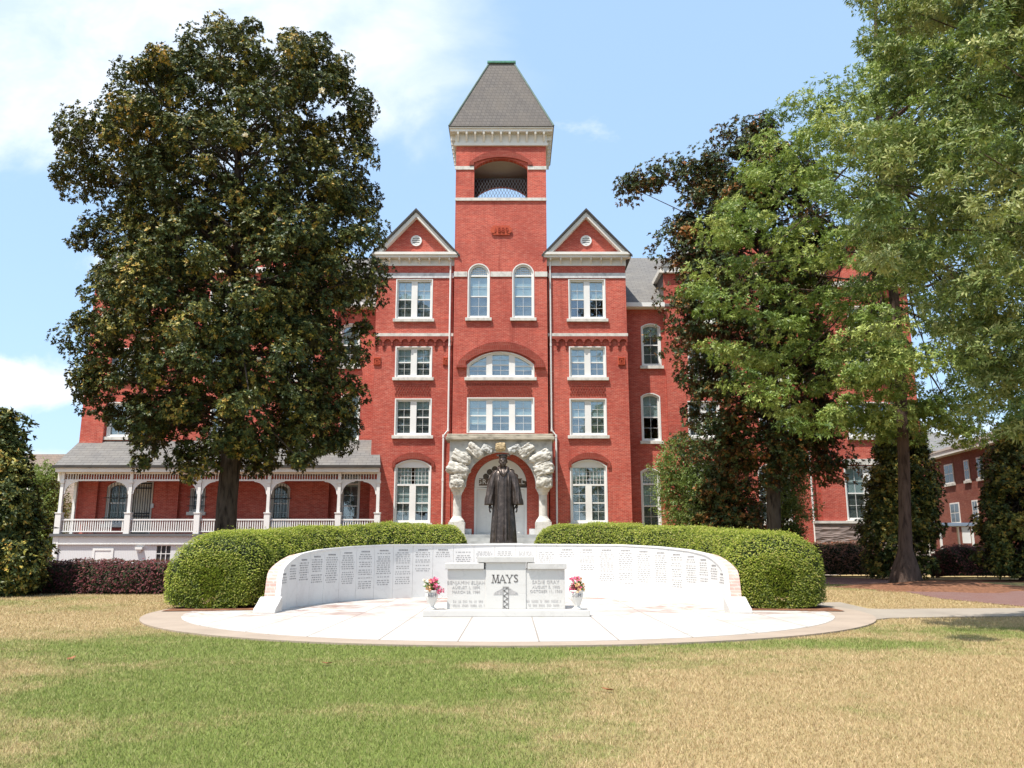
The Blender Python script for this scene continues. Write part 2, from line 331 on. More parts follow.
MULCH = m_plain('pine_straw_mulch', (0.20, 0.095, 0.055), 0.95, 0.45, 9.0, 0.1, 0, 1.0)
def m_field():
    m = Mat('base_panelling', 0.6, 0.3); x = m.xyz(m.pos()); w = N(m.n, 'ShaderNodeTexWave', inp={'Scale': 3.2, 'Distortion': 0.0}); m.l.new(m.pos(), w.inputs[0])
    m.color(m.mix(m.mrange(w.outputs['Fac'], 0.0, 0.2, 0.5, 0.0), (0.60, 0.595, 0.59), (0.44, 0.44, 0.45))); return m.m
PANELLING = m_field()
def m_flag():
    m = Mat('flagstone_base', 0.95, 0.1); p = m.pos(); x = m.xyz(p)
    v = N(m.n, 'ShaderNodeTexVoronoi', inp={'Scale': 1.0}); m.l.new(m.scale(p, (1.8, 1.8, 7.0)), v.inputs['Vector'])
    m.color(m.mix(m.noise(p, 3, 5), m.ramp(m.xyz(v.outputs['Color'])[0], [(0, (0.16, 0.12, 0.11)), (1, (0.36, 0.27, 0.24))]), (0.2, 0.17, 0.16))); m.bump(v.outputs['Distance'], 0.9, 0.08); return m.m
FLAG = m_flag()

# ---------------------------------------------------------------- mesh helpers
class MB:
    def __init__(s): s.v, s.f, s.m = [], [], []
    def add(s, verts, faces, mi=0):
        o = len(s.v); s.v.extend([tuple(p) for p in verts]); s.f.extend([tuple(i + o for i in f) for f in faces]); s.m.extend([mi] * len(faces)); return s
    def box(s, x0, x1, y0, y1, z0, z1, mi=0):
        if x0 > x1: x0, x1 = x1, x0
        if z0 > z1: z0, z1 = z1, z0
        v = [(x0, y0, z0), (x1, y0, z0), (x1, y1, z0), (x0, y1, z0), (x0, y0, z1), (x1, y0, z1), (x1, y1, z1), (x0, y1, z1)]
        return s.add(v, [(0, 3, 2, 1), (4, 5, 6, 7), (0, 1, 5, 4), (1, 2, 6, 5), (2, 3, 7, 6), (3, 0, 4, 7)], mi)
    def prism(s, poly, y0, y1, mi=0):
        """poly: (x, z) ring, convex or simple; extruded along Y"""
        n = len(poly)
        v = [(x, y0, z) for x, z in poly] + [(x, y1, z) for x, z in poly]
        f = [tuple(range(n)), tuple(range(2 * n - 1, n - 1, -1))] + [(i, i + n, (i + 1) % n + n, (i + 1) % n) for i in range(n)]
        return s.add(v, f, mi)
    def lathe(s, prof, c=(0, 0, 0), n=20, mi=0, sx=1.0, sy=1.0):
        v, f = [], []
        for r, z in prof:
            for k in range(n):
                a = 2 * math.pi * k / n; v.append((c[0] + r * sx * math.cos(a), c[1] + r * sy * math.sin(a), c[2] + z))
        m = len(prof)
        for j in range(m - 1):
            for k in range(n):
                f.append((j * n + k, j * n + (k + 1) % n, (j + 1) * n + (k + 1) % n, (j + 1) * n + k))
        f.append(tuple(range(n - 1, -1, -1))); f.append(tuple((m - 1) * n + k for k in range(n)))
        return s.add(v, f, mi)
    def tube(s, pts, rad, n=8, mi=0):
        pts = [Vector(p) for p in pts]; v, f = [], []
        if isinstance(rad, (int, float)): rad = [rad] * len(pts)
        ref = None
        for i, p in enumerate(pts):
            d = (pts[min(i + 1, len(pts) - 1)] - pts[max(i - 1, 0)]).normalized()
            if ref is None or abs(ref.dot(d)) > 0.95: ref = Vector((1, 0, 0)) if abs(d.x) < 0.8 else Vector((0, 1, 0))
            a = d.cross(ref).normalized(); b = d.cross(a).normalized(); ref = b.cross(d).normalized() if False else ref
            for k in range(n):
                t = 2 * math.pi * k / n; v.append(p + a * (rad[i] * math.cos(t)) + b * (rad[i] * math.sin(t)))
        for j in range(len(pts) - 1):
            for k in range(n):
                f.append((j * n + k, j * n + (k + 1) % n, (j + 1) * n + (k + 1) % n, (j + 1) * n + k))
        f.append(tuple(range(n - 1, -1, -1))); f.append(tuple((len(pts) - 1) * n + k for k in range(n)))
        return s.add(v, f, mi)
    def panel(s, outline, holes, y0, y1, mi=0):
        cu = bpy.data.curves.new('tmp', 'CURVE'); cu.dimensions = '2D'; cu.fill_mode = 'BOTH'; cu.extrude = abs(y1 - y0) / 2
        for ring in [outline] + list(holes):
            sp = cu.splines.new('POLY'); sp.points.add(len(ring) - 1); sp.use_cyclic_u = True
            for p, (x, z) in zip(sp.points, ring): p.co = (x, z, 0, 1)
        return s._curve(cu, lambda c: (c.x, (y0 + y1) / 2 - c.z, c.y), mi)
    def text(s, body, size, fn, align='CENTER', mi=0, extrude=0.004, space=1.0):
        cu = bpy.data.curves.new('tmp', 'FONT'); cu.body = body; cu.size = size; cu.align_x = align; cu.align_y = 'CENTER'; cu.extrude = extrude; cu.resolution_u = 3; cu.space_character = space
        return s._curve(cu, fn, mi)
    def _curve(s, cu, fn, mi):
        o = bpy.data.objects.new('tmp', cu); COL.objects.link(o)
        dg = bpy.context.evaluated_depsgraph_get(); me = bpy.data.meshes.new_from_object(o.evaluated_get(dg))
        s.add([fn(v.co) for v in me.vertices], [tuple(p.vertices) for p in me.polygons], mi)
        bpy.data.objects.remove(o); bpy.data.curves.remove(cu); bpy.data.meshes.remove(me); return s
    def build(s, name, mats, parent=None, origin=None, smooth=False, bevel=0.0):
        if not isinstance(mats, (list, tuple)): mats = [mats]
        if parent is not None: org = parent_world(parent)
        else: org = Vector(origin) if origin is not None else Vector((0, 0, 0))
        me = bpy.data.meshes.new(name); me.from_pydata([(p[0] - org.x, p[1] - org.y, p[2] - org.z) for p in s.v], [], s.f)
        for m in mats: me.materials.append(m)
        if len(mats) > 1: me.polygons.foreach_set('material_index', s.m)
        bm = bmesh.new(); bm.from_mesh(me); bmesh.ops.remove_doubles(bm, verts=bm.verts, dist=1e-5); bmesh.ops.recalc_face_normals(bm, faces=bm.faces)
        bm.to_mesh(me); bm.free()
        if smooth: me.polygons.foreach_set('use_smooth', [True] * len(me.polygons))
        o = bpy.data.objects.new(name, me); COL.objects.link(o)
        if parent is not None: o.parent = parent; o['w'] = tuple(org)
        else: o.location = org
        if bevel:
            b = o.modifiers.new('bevel', 'BEVEL'); b.width = bevel; b.segments = 2; b.limit_method = 'ANGLE'
        return o

def parent_world(o):
    p = Vector((0, 0, 0))
    while o is not None: p += o.location; o = o.parent
    return p
def tag(o, label=None, cat=None, group=None, kind=None):
    for k, v in (('label', label), ('category', cat), ('group', group), ('kind', kind)):
        if v: o[k] = v
    return o
def thing(name, loc, label, cat, group=None):
    o = bpy.data.objects.new(name, None); COL.objects.link(o); o.location = loc; o.empty_display_size = 0.3
    return tag(o, label, cat, group)
def struct(o): o['kind'] = 'structure'; return o
def arc_top(x0, x1, zs, rise, n=14):
    """points from right spring to left spring over a segmental arch"""
    w = (x1 - x0) / 2; r = (w * w + rise * rise) / (2 * rise); cz = zs + rise - r; cx = (x0 + x1) / 2; a = math.asin(min(1, w / r))
    if rise > w: a = math.pi - a
    return [(cx + r * math.sin(a - 2 * a * k / n), cz + r * math.cos(a - 2 * a * k / n)) for k in range(n + 1)]
def opening(x0, x1, z0, z1, rise=0.0):
    if rise <= 0: return [(x0, z0), (x1, z0), (x1, z1), (x0, z1)]
    return [(x0, z0), (x1, z0)] + arc_top(x0, x1, z1 - rise, rise)

def np_mesh(name, verts, faces, mats, parent=None, tint=None, mi=None, origin=None, smooth=False):
    """verts (n,3), faces (m,4) or (m,3)"""
    org = np.array(parent_world(parent)) if parent is not None else np.array(origin if origin is not None else (0, 0, 0), float)
    me = bpy.data.meshes.new(name); n, (m, k) = len(verts), faces.shape
    me.vertices.add(n); me.vertices.foreach_set('co', (verts - org).astype(np.float32).ravel())
    me.loops.add(m * k); me.loops.foreach_set('vertex_index', faces.astype(np.int32).ravel())
    me.polygons.add(m); me.polygons.foreach_set('loop_start', np.arange(m, dtype=np.int32) * k)
    try: me.polygons.foreach_set('loop_total', np.full(m, k, np.int32))
    except Exception: pass
    if not isinstance(mats, (list, tuple)): mats = [mats]
    for x in mats: me.materials.append(x)
    if mi is not None: me.polygons.foreach_set('material_index', mi.astype(np.int32))
    if smooth: me.polygons.foreach_set('use_smooth', np.ones(m, bool))
    me.update(calc_edges=True)
    if tint is not None:
        a = me.attributes.new('tint', 'FLOAT', 'POINT'); a.data.foreach_set('value', tint.astype(np.float32))
    o = bpy.data.objects.new(name, me); COL.objects.link(o)
    if parent is not None: o.parent = parent
    else: o.location = org
    return o

def unit(a): return a / np.maximum(np.linalg.norm(a, axis=1, keepdims=True), 1e-9)

def leaves(P, D, L, W, up, tint, droop=0.0):
    """diamond leaves: base P, direction D, length L, width W, face normal near `up`"""
    D = unit(D); S = unit(np.cross(D, up)); Nn = np.cross(S, D)
    L = L[:, None]; W = W[:, None]
    a = P; b = P + D * L * .5 + S * W * .5 + Nn * W * .12; c = P + D * L - np.array([0, 0, 1.0]) * L * droop; d = P + D * L * .5 - S * W * .5 + Nn * W * .12
    V = np.stack([a, b, c, d], 1).reshape(-1, 3); n = len(P)
    Fc = np.arange(n * 4).reshape(n, 4)
    return V, Fc, np.repeat(tint, 4)
def rosettes(P, A, k, L, W, tint, rg, spread=0.55):
    """k leaves fanned round each twig end P with axis A"""
    n = len(P); A = unit(A); ref = np.where(np.abs(A[:, 2:3]) < 0.9, np.array([[0, 0, 1.0]]), np.array([[1.0, 0, 0]]))
    E1 = unit(np.cross(A, ref)); E2 = np.cross(A, E1)
    ang = (np.arange(k)[None, :] * 2 * np.pi / k + rg.uniform(0, 6.28, (n, 1)) + rg.normal(0, .25, (n, k)))
    sp = np.clip(rg.normal(spread, .28, (n, k)), -0.2, 1.3)
    D = (np.cos(ang)[..., None] * E1[:, None] + np.sin(ang)[..., None] * E2[:, None]) + A[:, None] * sp[..., None]
    Pk = np.repeat(P[:, None], k, 1) + rg.normal(0, .02, (n, k, 3))
    Ak = np.repeat(A[:, None], k, 1) + rg.normal(0, .25, (n, k, 3))
    t = np.repeat(tint[:, None], k, 1) + rg.normal(0, .10, (n, k)); t[:, :2] += (rg.uniform(size=(n, 1)) < .45) * rg.uniform(.1, .5, (n, 2)); t = np.clip(t, 0, 1); sp[:, :2] += .45
    Lk = L * rg.uniform(.7, 1.2, n * k)
    return leaves(Pk.reshape(-1, 3), D.reshape(-1, 3), Lk, W * rg.uniform(.75, 1.2, n * k), Ak.reshape(-1, 3), t.ravel(), 0.08)

def sphere_dirs(n, rg): return unit(rg.normal(size=(n, 3)))

# ---------------------------------------------------------------- ground
g = MB(); S_ = 3000
g.add([(-S_, -S_, 0), (S_, -S_, 0), (S_, S_, 0), (-S_, S_, 0)], [(0, 1, 2, 3)])
struct(g.build('lawn', LAWN))
MX, MY = -0.2, 19.5                                            # centre of the memorial
PRX, PRY, PCY = 7.86, 7.55, 19.75                              # outer ellipse of the plaza
def ellipse_sheet(name, cx, cy, rx, ry, z, mat, thick=0.06, n=96):
    m = MB(); m.lathe([(1, -thick), (1, 0)], (cx, cy, z), n, 0, rx, ry); return struct(m.build(name, mat))
ellipse_sheet('plaza_border', MX + .12, PCY, PRX, PRY, 0.030, CONCRETE)
ellipse_sheet('plaza', MX + .12, PCY + 0.05, PRX - 0.80, PRY - 0.45, 0.036, PAVING)
# concrete path to the right (a ribbon), brick walk further back
def ribbon(name, pts, mat, z, thick=0.06):
    """pts: list of (left point, right point) on the ground"""
    v, f = [], []
    for a, b in pts: v += [(a[0], a[1], z), (b[0], b[1], z), (a[0], a[1], z - thick), (b[0], b[1], z - thick)]
    n = len(pts); KEEPOUT.append(pts)
    for i in range(n - 1):
        o = 4 * i; f += [(o, o + 1, o + 5, o + 4), (o, o + 4, o + 6, o + 2), (o + 1, o + 3, o + 7, o + 5), (o + 2, o + 6, o + 7, o + 3)]
    f += [(0, 2, 3, 1), (4 * n - 4, 4 * n - 3, 4 * n - 1, 4 * n - 2)]
    m = MB(); m.add(v, f); return struct(m.build(name, mat))
GP = lambda px, py: on_ground(px, py)
path_pts = [(GP(800, 604), GP(800, 622)), (GP(840, 603), GP(840, 626)), (GP(868, 609.5), GP(862, 622)), (GP(884, 610), GP(890, 619)), (GP(940, 609.5), GP(940, 618)), (GP(1030, 609), GP(1030, 617)), (GP(1200, 608), GP(1210, 616))]
KEEPOUT = []
ribbon('concrete_path', path_pts, CONCRETE_LT, 0.024)
ribbon('brick_walk', [(GP(790, 577), GP(790, 583)), (GP(850, 578), GP(850, 585)), (GP(905, 581), GP(905, 592)), (GP(940, 585), GP(940, 599)), (GP(1024, 588), GP(1024, 607)), (GP(1200, 591), GP(1200, 612))], BRICK_PATH, 0.018)
ribbon('concrete_landing', [(GP(800, 570), GP(800, 577)), (GP(829, 569), GP(829, 576)), (GP(858, 568), GP(862, 573.5))], CONCRETE_LT, 0.028)

def in_plaza(x, y): return ((x - MX) / (PRX + .02)) ** 2 + ((y - PCY) / (PRY + .02)) ** 2 < 1
def make_grass():
    rg = np.random.default_rng(3); Ps = []; Hs = []
    for (y0, y1, dens, sc) in ((5.0, 6.6, 5200, 0.75), (6.6, 8.5, 3900, .85), (8.5, 11, 2500, 1.0), (11, 15, 1400, 1.15), (15, 21, 800, 1.4), (21, 34, 380, 1.8)):
        hw = y1 * 0.68 + 4; n = int(dens * (y1 - y0) * 2 * hw)
        p = np.stack([rg.uniform(-hw, hw, n), rg.uniform(y0, y1, n)], 1); Ps.append(p); Hs.append(np.full(n, sc))
    P = np.concatenate(Ps); Hs = np.concatenate(Hs)
    keep = ~(((P[:, 0] - MX - .12) / (PRX + .02)) ** 2 + ((P[:, 1] - PCY) / (PRY + .02)) ** 2 < 1)
    # keep blades off the concrete path
    px0, px1 = path_pts[0], path_pts[-1]
    xs = [q[1][0] for q in path_pts]; ylo = np.interp(P[:, 0], xs, [q[1][1] for q in path_pts]); xs2 = [q[0][0] for q in path_pts]; yhi = np.interp(P[:, 0], xs2, [q[0][1] for q in path_pts])
    keep &= ~((P[:, 0] > xs[0]) & (P[:, 1] > ylo - .02) & (P[:, 1] < yhi + .02))
    keep &= np.abs(P[:, 0]) < P[:, 1] * 0.68 + 4.2
    for pts in KEEPOUT:
        for (a, b), (c, d) in zip(pts[:-1], pts[1:]):
            q = [a, b, d, c]; sg = []
            for i in range(4): u, w = q[i], q[(i + 1) % 4]; sg.append((w[0] - u[0]) * (P[:, 1] - u[1]) - (w[1] - u[1]) * (P[:, 0] - u[0]))
            sg = np.array(sg); keep &= ~((sg > 0).all(0) | (sg < 0).all(0))
    keep &= ~(((P[:, 0] - 15.9) / 3.8) ** 2 + ((P[:, 1] - 30.8) / 3.3) ** 2 < .8)
    keep &= ~((P[:, 0] < -6.5) & (P[:, 1] > 28.4))
    P = P[keep]; Hs = Hs[keep]; n = len(P)
    h = rg.uniform(.014, .042, n) * Hs ** 0.6; w = rg.uniform(.0028, .0055, n) * Hs
    a = rg.uniform(0, 6.28, n); lean = np.stack([np.cos(a), np.sin(a)], 1) * (h * rg.uniform(.1, 1.2, n))[:, None]
    b = rg.uniform(0, 6.28, n); s = np.stack([np.cos(b), np.sin(b)], 1) * w[:, None]
    z0 = np.full(n, -0.002)
    V = np.stack([np.c_[P + s, z0], np.c_[P - s, z0], np.c_[P + lean, h]], 1).reshape(-1, 3)
    o = np_mesh('grass', V, np.arange(3 * n).reshape(n, 3), BLADE, tint=np.repeat(rg.uniform(0, 1, n), 3))
    tag(o, kind='stuff', label='short dry lawn grass, green patches fading to straw', cat='grass')
make_grass()

# ---------------------------------------------------------------- the brick hall
YT, YP, YR, YW, YO, YB = 47.2, 47.55, 49.3, 49.0, 48.75, 60.0
XC = X(500.4, YT)
hall = thing('brick_hall', (XC, 52, 0), 'large red brick hall with central bell tower, gabled wings and stone arched entrance', 'building')

WALLHOLES = {}
def R(px0, py0, px1, py1, Y):
    ym = (py0 + py1) / 2
    return X(px0, Y, ym), X(px1, Y, ym), Z(py1, Y), Z(py0, Y)

def win(key, rect, Y, cols, arch=0.0, rows=2, muntin=(2, 2), transom=0.0, mull=0.36, blind=(0.5, 1.0), sill=True, parent=hall, frame=0.16, bars=False, mat=None, blindmat=None):
    """one window: frame with sash bars, > pane, blind, sill. rect = x0,x1,z0,z1"""
    x0, x1, z0, z1 = rect; mat = mat or WHITE
    WALLHOLES.setdefault(key, []).append(opening(x0, x1, z0, z1, arch))
    m = MB(); holes = []; bars_ = []
    def top(x):
        if arch <= 0: return z1 - frame
        w = (x1 - x0) / 2; r = (w * w + arch * arch) / (2 * arch); cz = z1 - r; d = x - (x0 + x1) / 2
        rr = r - frame
        return cz + math.sqrt(max(rr * rr - d * d, 0)) if rr * rr > d * d else z1 - arch
    iw = (x1 - x0) - 2 * frame; cw = (iw - mull * (cols - 1)) / cols
    zt = z1 - transom if transom else None
    lights = []
    for c in range(cols):
        a = x0 + frame + c * (cw + mull); lights.append((a, a + cw))
    def light(a, b, lo, hi):
        """hi None = follow the arch"""
        if hi is None:
            xs = [b + (a - b) * k / 10 for k in range(11)]; ring = [(a, lo), (b, lo)] + [(x, max(top(x), lo + .02)) for x in xs]
        else: ring = [(a, lo), (b, lo), (b, hi), (a, hi)]
        holes.append(ring)
        h = max(p[1] for p in ring)
        return h
    yb0, yb1 = Y + 0.165, Y + 0.195
    for a, b in lights:
        lo = z0 + frame; hi = zt - .05 if zt else None
        h = light(a, b, lo, hi); mid = (lo + (hi or h)) / 2
        if rows == 2: m.box(a - .01, b + .01, yb0 - .012, yb1, mid - .035, mid + .035)
        nx, nz = muntin
        for i in range(1, nx): xx = a + (b - a) * i / nx; m.box(xx - .008, xx + .008, yb0, yb1, lo, h)
        for zlo, zhi in ([(lo, mid), (mid, h)] if rows == 2 else [(lo, h)]):
            for i in range(1, nz): zz = zlo + (zhi - zlo) * i / nz; m.box(a, b, yb0 + .002, yb1 - .002, zz - .008, zz + .008)
    if zt:
        a, b = x0 + frame, x1 - frame
        h = light(a, b, zt + .05, (z1 - .46) if cols == 2 else None); lo = zt + .05
        for i in range(1, 9): xx = a + (b - a) * i / 9; m.box(xx - .010, xx + .010, yb0, yb1, lo, min(h, top(xx)))
        for i in range(1, 4): zz = lo + (h - lo) * i / 4; m.box(a, b, yb0 + .002, yb1 - .002, zz - .010, zz + .010)
    m.panel(opening(x0 + .002, x1 - .002, z0 + .002, z1 - .002, arch), holes, Y + .09, Y + .20)
    rim = .07; m.panel(opening(x0 + .002, x1 - .002, z0 + .002, z1 - .002, arch), [opening(x0 + rim, x1 - rim, z0 + rim * .6, z1 - rim * .8, max(0, arch - rim * .2) if arch else 0)], Y - .02, Y + .089)
    w = m.build('window', mat, parent)
    p = MB(); p.box(x0 + .02, x1 - .02, Y + .208, Y + .214, z0 + .02, z1 - .02); p.build('pane', GLASS_DIM if bars else GLASS, w)
    lo, hi = blind; bb = MB(); bb2 = MB(); H = z1 - z0
    dark = random.random() < .10
    for i, (a, b) in enumerate(lights):
        zmid = z0 + frame + ((zt or z1) - z0 - frame * 1.5) / 2
        cut = max(z0 + .03, zmid - H * max(0, random.uniform(lo, hi) - .72)) if not dark else z1 - H * .3
        bb.box(a - .04, b + .04, Y + .228, Y + .234, cut, z1 - .03)
        if random.random() < .85: bb2.box(a - .04, b + .04, Y + .25, Y + .256, z0 + .03, min(cut + .1, z1 - .05))
    bb.build('blind', blindmat or BLIND, w)
    if bb2.v: bb2.build('window_screen', BLIND_DIM, w)
    if sill:
        s = MB(); s.box(x0 - .12, x1 + .12, Y - .14, Y - .0225, z0 - .19, z0 - .002); s.build('sill', SILL, w, bevel=.01)
    if bars:
        s = MB(); n = 6
        for i in range(n + 1): xx = x0 + .05 + (x1 - x0 - .1) * i / n; s.box(xx - .012, xx + .012, Y - .09, Y - .065, z0 + .05, z1 - (arch * .9 if i in (0, n) else .06))
        for zz in (z0 + .35, z0 + (z1 - z0) * .62): s.box(x0 - .12, x1 + .12, Y - .095, Y - .06, zz - .02, zz + .02)
        s.build('window_bars', IRON, w)
    return w

# --- windows of the two pavilions
PAV = {}
for side, (a, b) in (('L', (373.5, 452)), ('R', (549, 628.5))):
    PAV[side] = (X(a, YP), X(b, YP))
for side, xs in (('L', (395.7, 432.7)), ('R', (568.4, 605.6))):
    d = -0.6 if side == 'L' else 0.6
    win('pav' + side, R(xs[0], 279, xs[1], 319, YP), YP, 2)
    win('pav' + side, R(xs[0] + d, 346.5, xs[1] + d, 377.5, YP), YP, 2)
    win('pav' + side, R(xs[0] + d * 2, 398.5, xs[1] + d * 2, 435.5, YP), YP, 2)
    win('pav' + side, R(xs[0] + d * 3, 459.5, xs[1] + d * 3, 523, YP), YP, 2, arch=0.38, transom=1.45, blind=(.6, 1.0))
# --- tower windows
win('tower', R(467.6, 263.5, 489.8, 318, YT), YT, 1, arch=(X(489.8, YT) - X(467.6, YT)) / 2 * .97, transom=(X(489.8, YT) - X(467.6, YT)) * .58, muntin=(2, 2))
win('tower', R(512.2, 263.5, 534.2, 318, YT), YT, 1, arch=(X(534.2, YT) - X(512.2, YT)) / 2 * .97, transom=(X(534.2, YT) - X(512.2, YT)) * .58, muntin=(2, 2))
win('tower', R(466.8, 351.5, 534.4, 377.5, YT), YT, 3, arch=0.8)
win('tower', R(466.8, 397.5, 534.4, 433, YT), YT, 3, sill=False)
# --- recess windows
for sgn, c in ((1, 651), (-1, 350)):
    k = 'recR' if sgn > 0 else 'recL'
    for (y0, y1) in ((323.5, 366), (393, 441), (468, 530)):
        win(k, R(c - 9.8, y0, c + 9.8, y1, YR), YR, 1, arch=0.22, transom=0.95 if y0 > 460 else 0, blind=(.45, .6))
# --- wing windows (centres mirrored about the tower)
def mirror(px): return 1000.8 - px
for sgn in (1, -1):
    k = 'inR' if sgn > 0 else 'inL'
    for c in (704, 775):
        cc = c if sgn > 0 else mirror(c)
        for (y0, y1) in ((283, 322), (348, 379), (401, 437.5)): win(k, R(cc - 16, y0, cc + 16, y1, YW), YW, 2)
        if sgn > 0: win(k, R(cc - 16, 463, cc + 16, 522, YW), YW, 2, arch=0.35, transom=1.4)
    k = 'outR' if sgn > 0 else 'outL'
    cc = 868.5 if sgn > 0 else mirror(872)
    for (y0, y1) in ((306, 328), (348, 379), (402, 437)): win(k, R(cc - 21, y0, cc + 21, y1, YO), YO, 2)
    if sgn > 0: win(k, R(cc - 23, 466, cc + 23, 520.5, YO), YO, 2, mull=.4)
# --- openings inside the porch
win('outL', R(106, 482, 127.5, 524, YO), YO, 1, arch=.3, bars=True, blind=(.2, .4), blindmat=BLIND_DIM)
win('inL', R(190, 488, 205, 512, YW), YW, 1, bars=True, blind=(.2, .4), blindmat=BLIND_DIM)
win('inL', R(270.5, 483, 289.5, 524, YW), YW, 1, arch=.3, bars=True, blind=(.2, .4), blindmat=BLIND_DIM)

zP, zPa = Z(252, YP - .46), Z(208, YP - .45) - .2
zRe, zRr = Z(304, YR), Z(260, 55.0)
zW, zWa = Z(266, YW), Z(213, YW)
zO = Z(280, YO)
zTop = Z(146, YT)                                              # top of tower brickwork
TX0, TX1 = X(452.8, YT), X(547.9, YT); TD = 4.3
WIN_IN = {'L': (X(mirror(812), YW), X(333.5, YW)), 'R': (X(667.3, YW), X(812, YW))}
WIN_OUT = {'L': (X(80.5, YO - .2, 430) + .12, X(mirror(812), YW)), 'R': (X(812, YW), X(mirror(80.5), YO, 430))}

# --- walls
T = .35
# tower: front with belfry opening, back with the same, sides
bo = R(474.2, 158.5, 527.4, 198, YT)
BO = opening(bo[0], bo[1], bo[2], bo[3], 0.62)
door_x0, door_x1 = X(474, YT, 500), X(527, YT, 500); dz0 = Z(535, YT)
dr = (door_x1 - door_x0) / 2; door_zs = Z(484.5, YT)
DOOR = [(door_x0, dz0 - .02), (door_x1, dz0 - .02)] + [((door_x0 + door_x1) / 2 + dr * math.cos(t), door_zs + dr * math.sin(t)) for t in np.linspace(0, math.pi, 25)]
m = MB(); m.panel([(TX0, 0), (TX1, 0), (TX1, zTop), (TX0, zTop)], WALLHOLES['tower'] + [BO, DOOR], YT, YT + T)
BO2 = opening(bo[0], bo[1], bo[2] - .4, bo[3], 0.62)
m.panel([(TX0, 0), (TX1, 0), (TX1, zTop), (TX0, zTop)], [BO2], YT + TD - T, YT + TD)
m.box(TX0, TX0 + T, YT + T + .001, YT + TD - T - .001, 0, zTop - .002); m.box(TX1 - T, TX1, YT + T + .001, YT + TD - T - .001, 0, zTop - .002)
m.build('tower_wall', BRICK, hall)
m = MB(); m.box(TX0 + T + .01, TX1 - T - .01, YT + T + .01, YT + TD - T - .01, bo[2] - .9, bo[2] - .7); m.build('belfry_floor', ROOM, hall)
m = MB(); m.box(TX0 + T + .01, TX1 - T - .01, YT + T + .01, YT + TD - T - .01, 25.6, 25.75); m.build('belfry_ceiling', CREAM, hall)
m = MB(); m.panel([(TX0 + T, bo[2] - .6), (TX1 - T, bo[2] - .6), (TX1 - T, 25.59), (TX0 + T, 25.59)], [opening(bo[0] + .05, bo[1] - .05, bo[2] - .4, bo[3] - .05, 0.6)], YT + TD - T - .06, YT + TD - T - .004); m.build('belfry_shade_sheet', m_plain('belfry_shade_brown', (.06, .03, .022), .8, .3, 2, .2, 0, 0, (6, 1, 1)), hall)  # added dark sheet: the back wall's shade put into its colour
NETM = m_plain('grey_wire', (.12, .12, .13), .6)
for yy in (YT + .30, YT + TD - .25):
    m = MB(); n = 17; w = bo[1] - bo[0]; h = (bo[3] - bo[2]) * .55
    for i in range(-6, n + 7):
        for s_ in (1, -1):
            xa, xb = bo[0] + w * i / n, bo[0] + w * i / n + s_ * h * .6; za, zb = bo[2] - .3, bo[2] + h
            def clipx(xa, za, xb, zb):
                pts = []
                for (x, z) in ((xa, za), (xb, zb)):
                    t = 0
                    if x < bo[0]: z = za + (zb - za) * (bo[0] - xa) / (xb - xa); x = bo[0]
                    if x > bo[1]: z = za + (zb - za) * (bo[1] - xa) / (xb - xa); x = bo[1]
                    pts.append((x, yy + (.01 if s_ > 0 else 0), z))
                return pts
            if max(xa, xb) < bo[0] or min(xa, xb) > bo[1]: continue
            m.tube(clipx(xa, za, xb, zb), .012, 4)
    m.build('belfry_netting', NETM, hall)

def slopes(px_x0, px_x1, zt): return None
for side in 'LR':
    a, b = PAV[side]; c = (a + b) / 2 + (0.03 if side == 'R' else -.03)
    m = MB(); m.panel([(a, 0), (b, 0), (b, zP), (a, zP)], WALLHOLES['pav' + side], YP, YP + T)
    m.box(a, a + T, YP + T + .001, 55, 0, zP - .002); m.box(b - T, b, YP + T + .001, 55, 0, zP - .002)
    m.build('pavilion_wall', BRICK, hall)
    # gable brick
    m = MB(); m.prism([(a + .02, zP - .1), (b - .02, zP - .1), (c, zPa - .2)], YP + .05, YP + .33); m.build('gable_wall', BRICK, hall)
    a2, b2 = WIN_IN[side]; m = MB(); ca = (a2 + b2) / 2
    m.panel([(a2, 0), (b2, 0), (b2, zW), (ca, zWa - .3), (a2, zW)], WALLHOLES['in' + side], YW, YW + T)
    m.box(a2, a2 + T, YW + T + .001, YB, 0, zW - .02); m.box(b2 - T, b2, YW + T + .001, YB, 0, zW - .02); m.build('wing_wall', BRICK, hall)
    a3, b3 = WIN_OUT[side]; m = MB(); co = (a3 + b3) / 2; zOa = zO + (b3 - a3) / 2 * 1.0
    base = [(a3, 0), (b3, 0), (b3, zO), (co, zOa - .3), (a3, zO)]
    m.panel(base, WALLHOLES['out' + side], YO, YO + T)
    m.box(a3 if side == 'L' else b3 - T, a3 + T if side == 'L' else b3, YO + T + .001, YB, 0, zO - .02)
    if side == 'L':
        m.box(a3 - .12, a3 + 1.25, YO - .22, YO - .004, 0, zO)
    m.build('wing_wall', BRICK, hall)
    r0, r1 = (PAV['R'][1], WIN_IN['R'][0]) if side == 'R' else (WIN_IN['L'][1], PAV['L'][0])
    m = MB(); m.panel([(r0 + .001, 0), (r1 - .001, 0), (r1 - .001, zRe), (r0 + .001, zRe)], WALLHOLES['rec' + side], YR, YR + T); m.build('recess_wall', BRICK, hall)
m = MB(); m.box(WIN_OUT['L'][0], WIN_OUT['R'][1], YB, YB + T, 0, 16.4); m.build('rear_wall', BRICK, hall)
# dark floors behind the glass
m = MB()
for zz in (2.1, 7.6, 11.2, 14.6): m.box(WIN_OUT['L'][0] + .4, WIN_OUT['R'][1] - .4, 51.0, YB - .1, zz, zz + .2)
m.build('interior_floor', ROOM, hall)

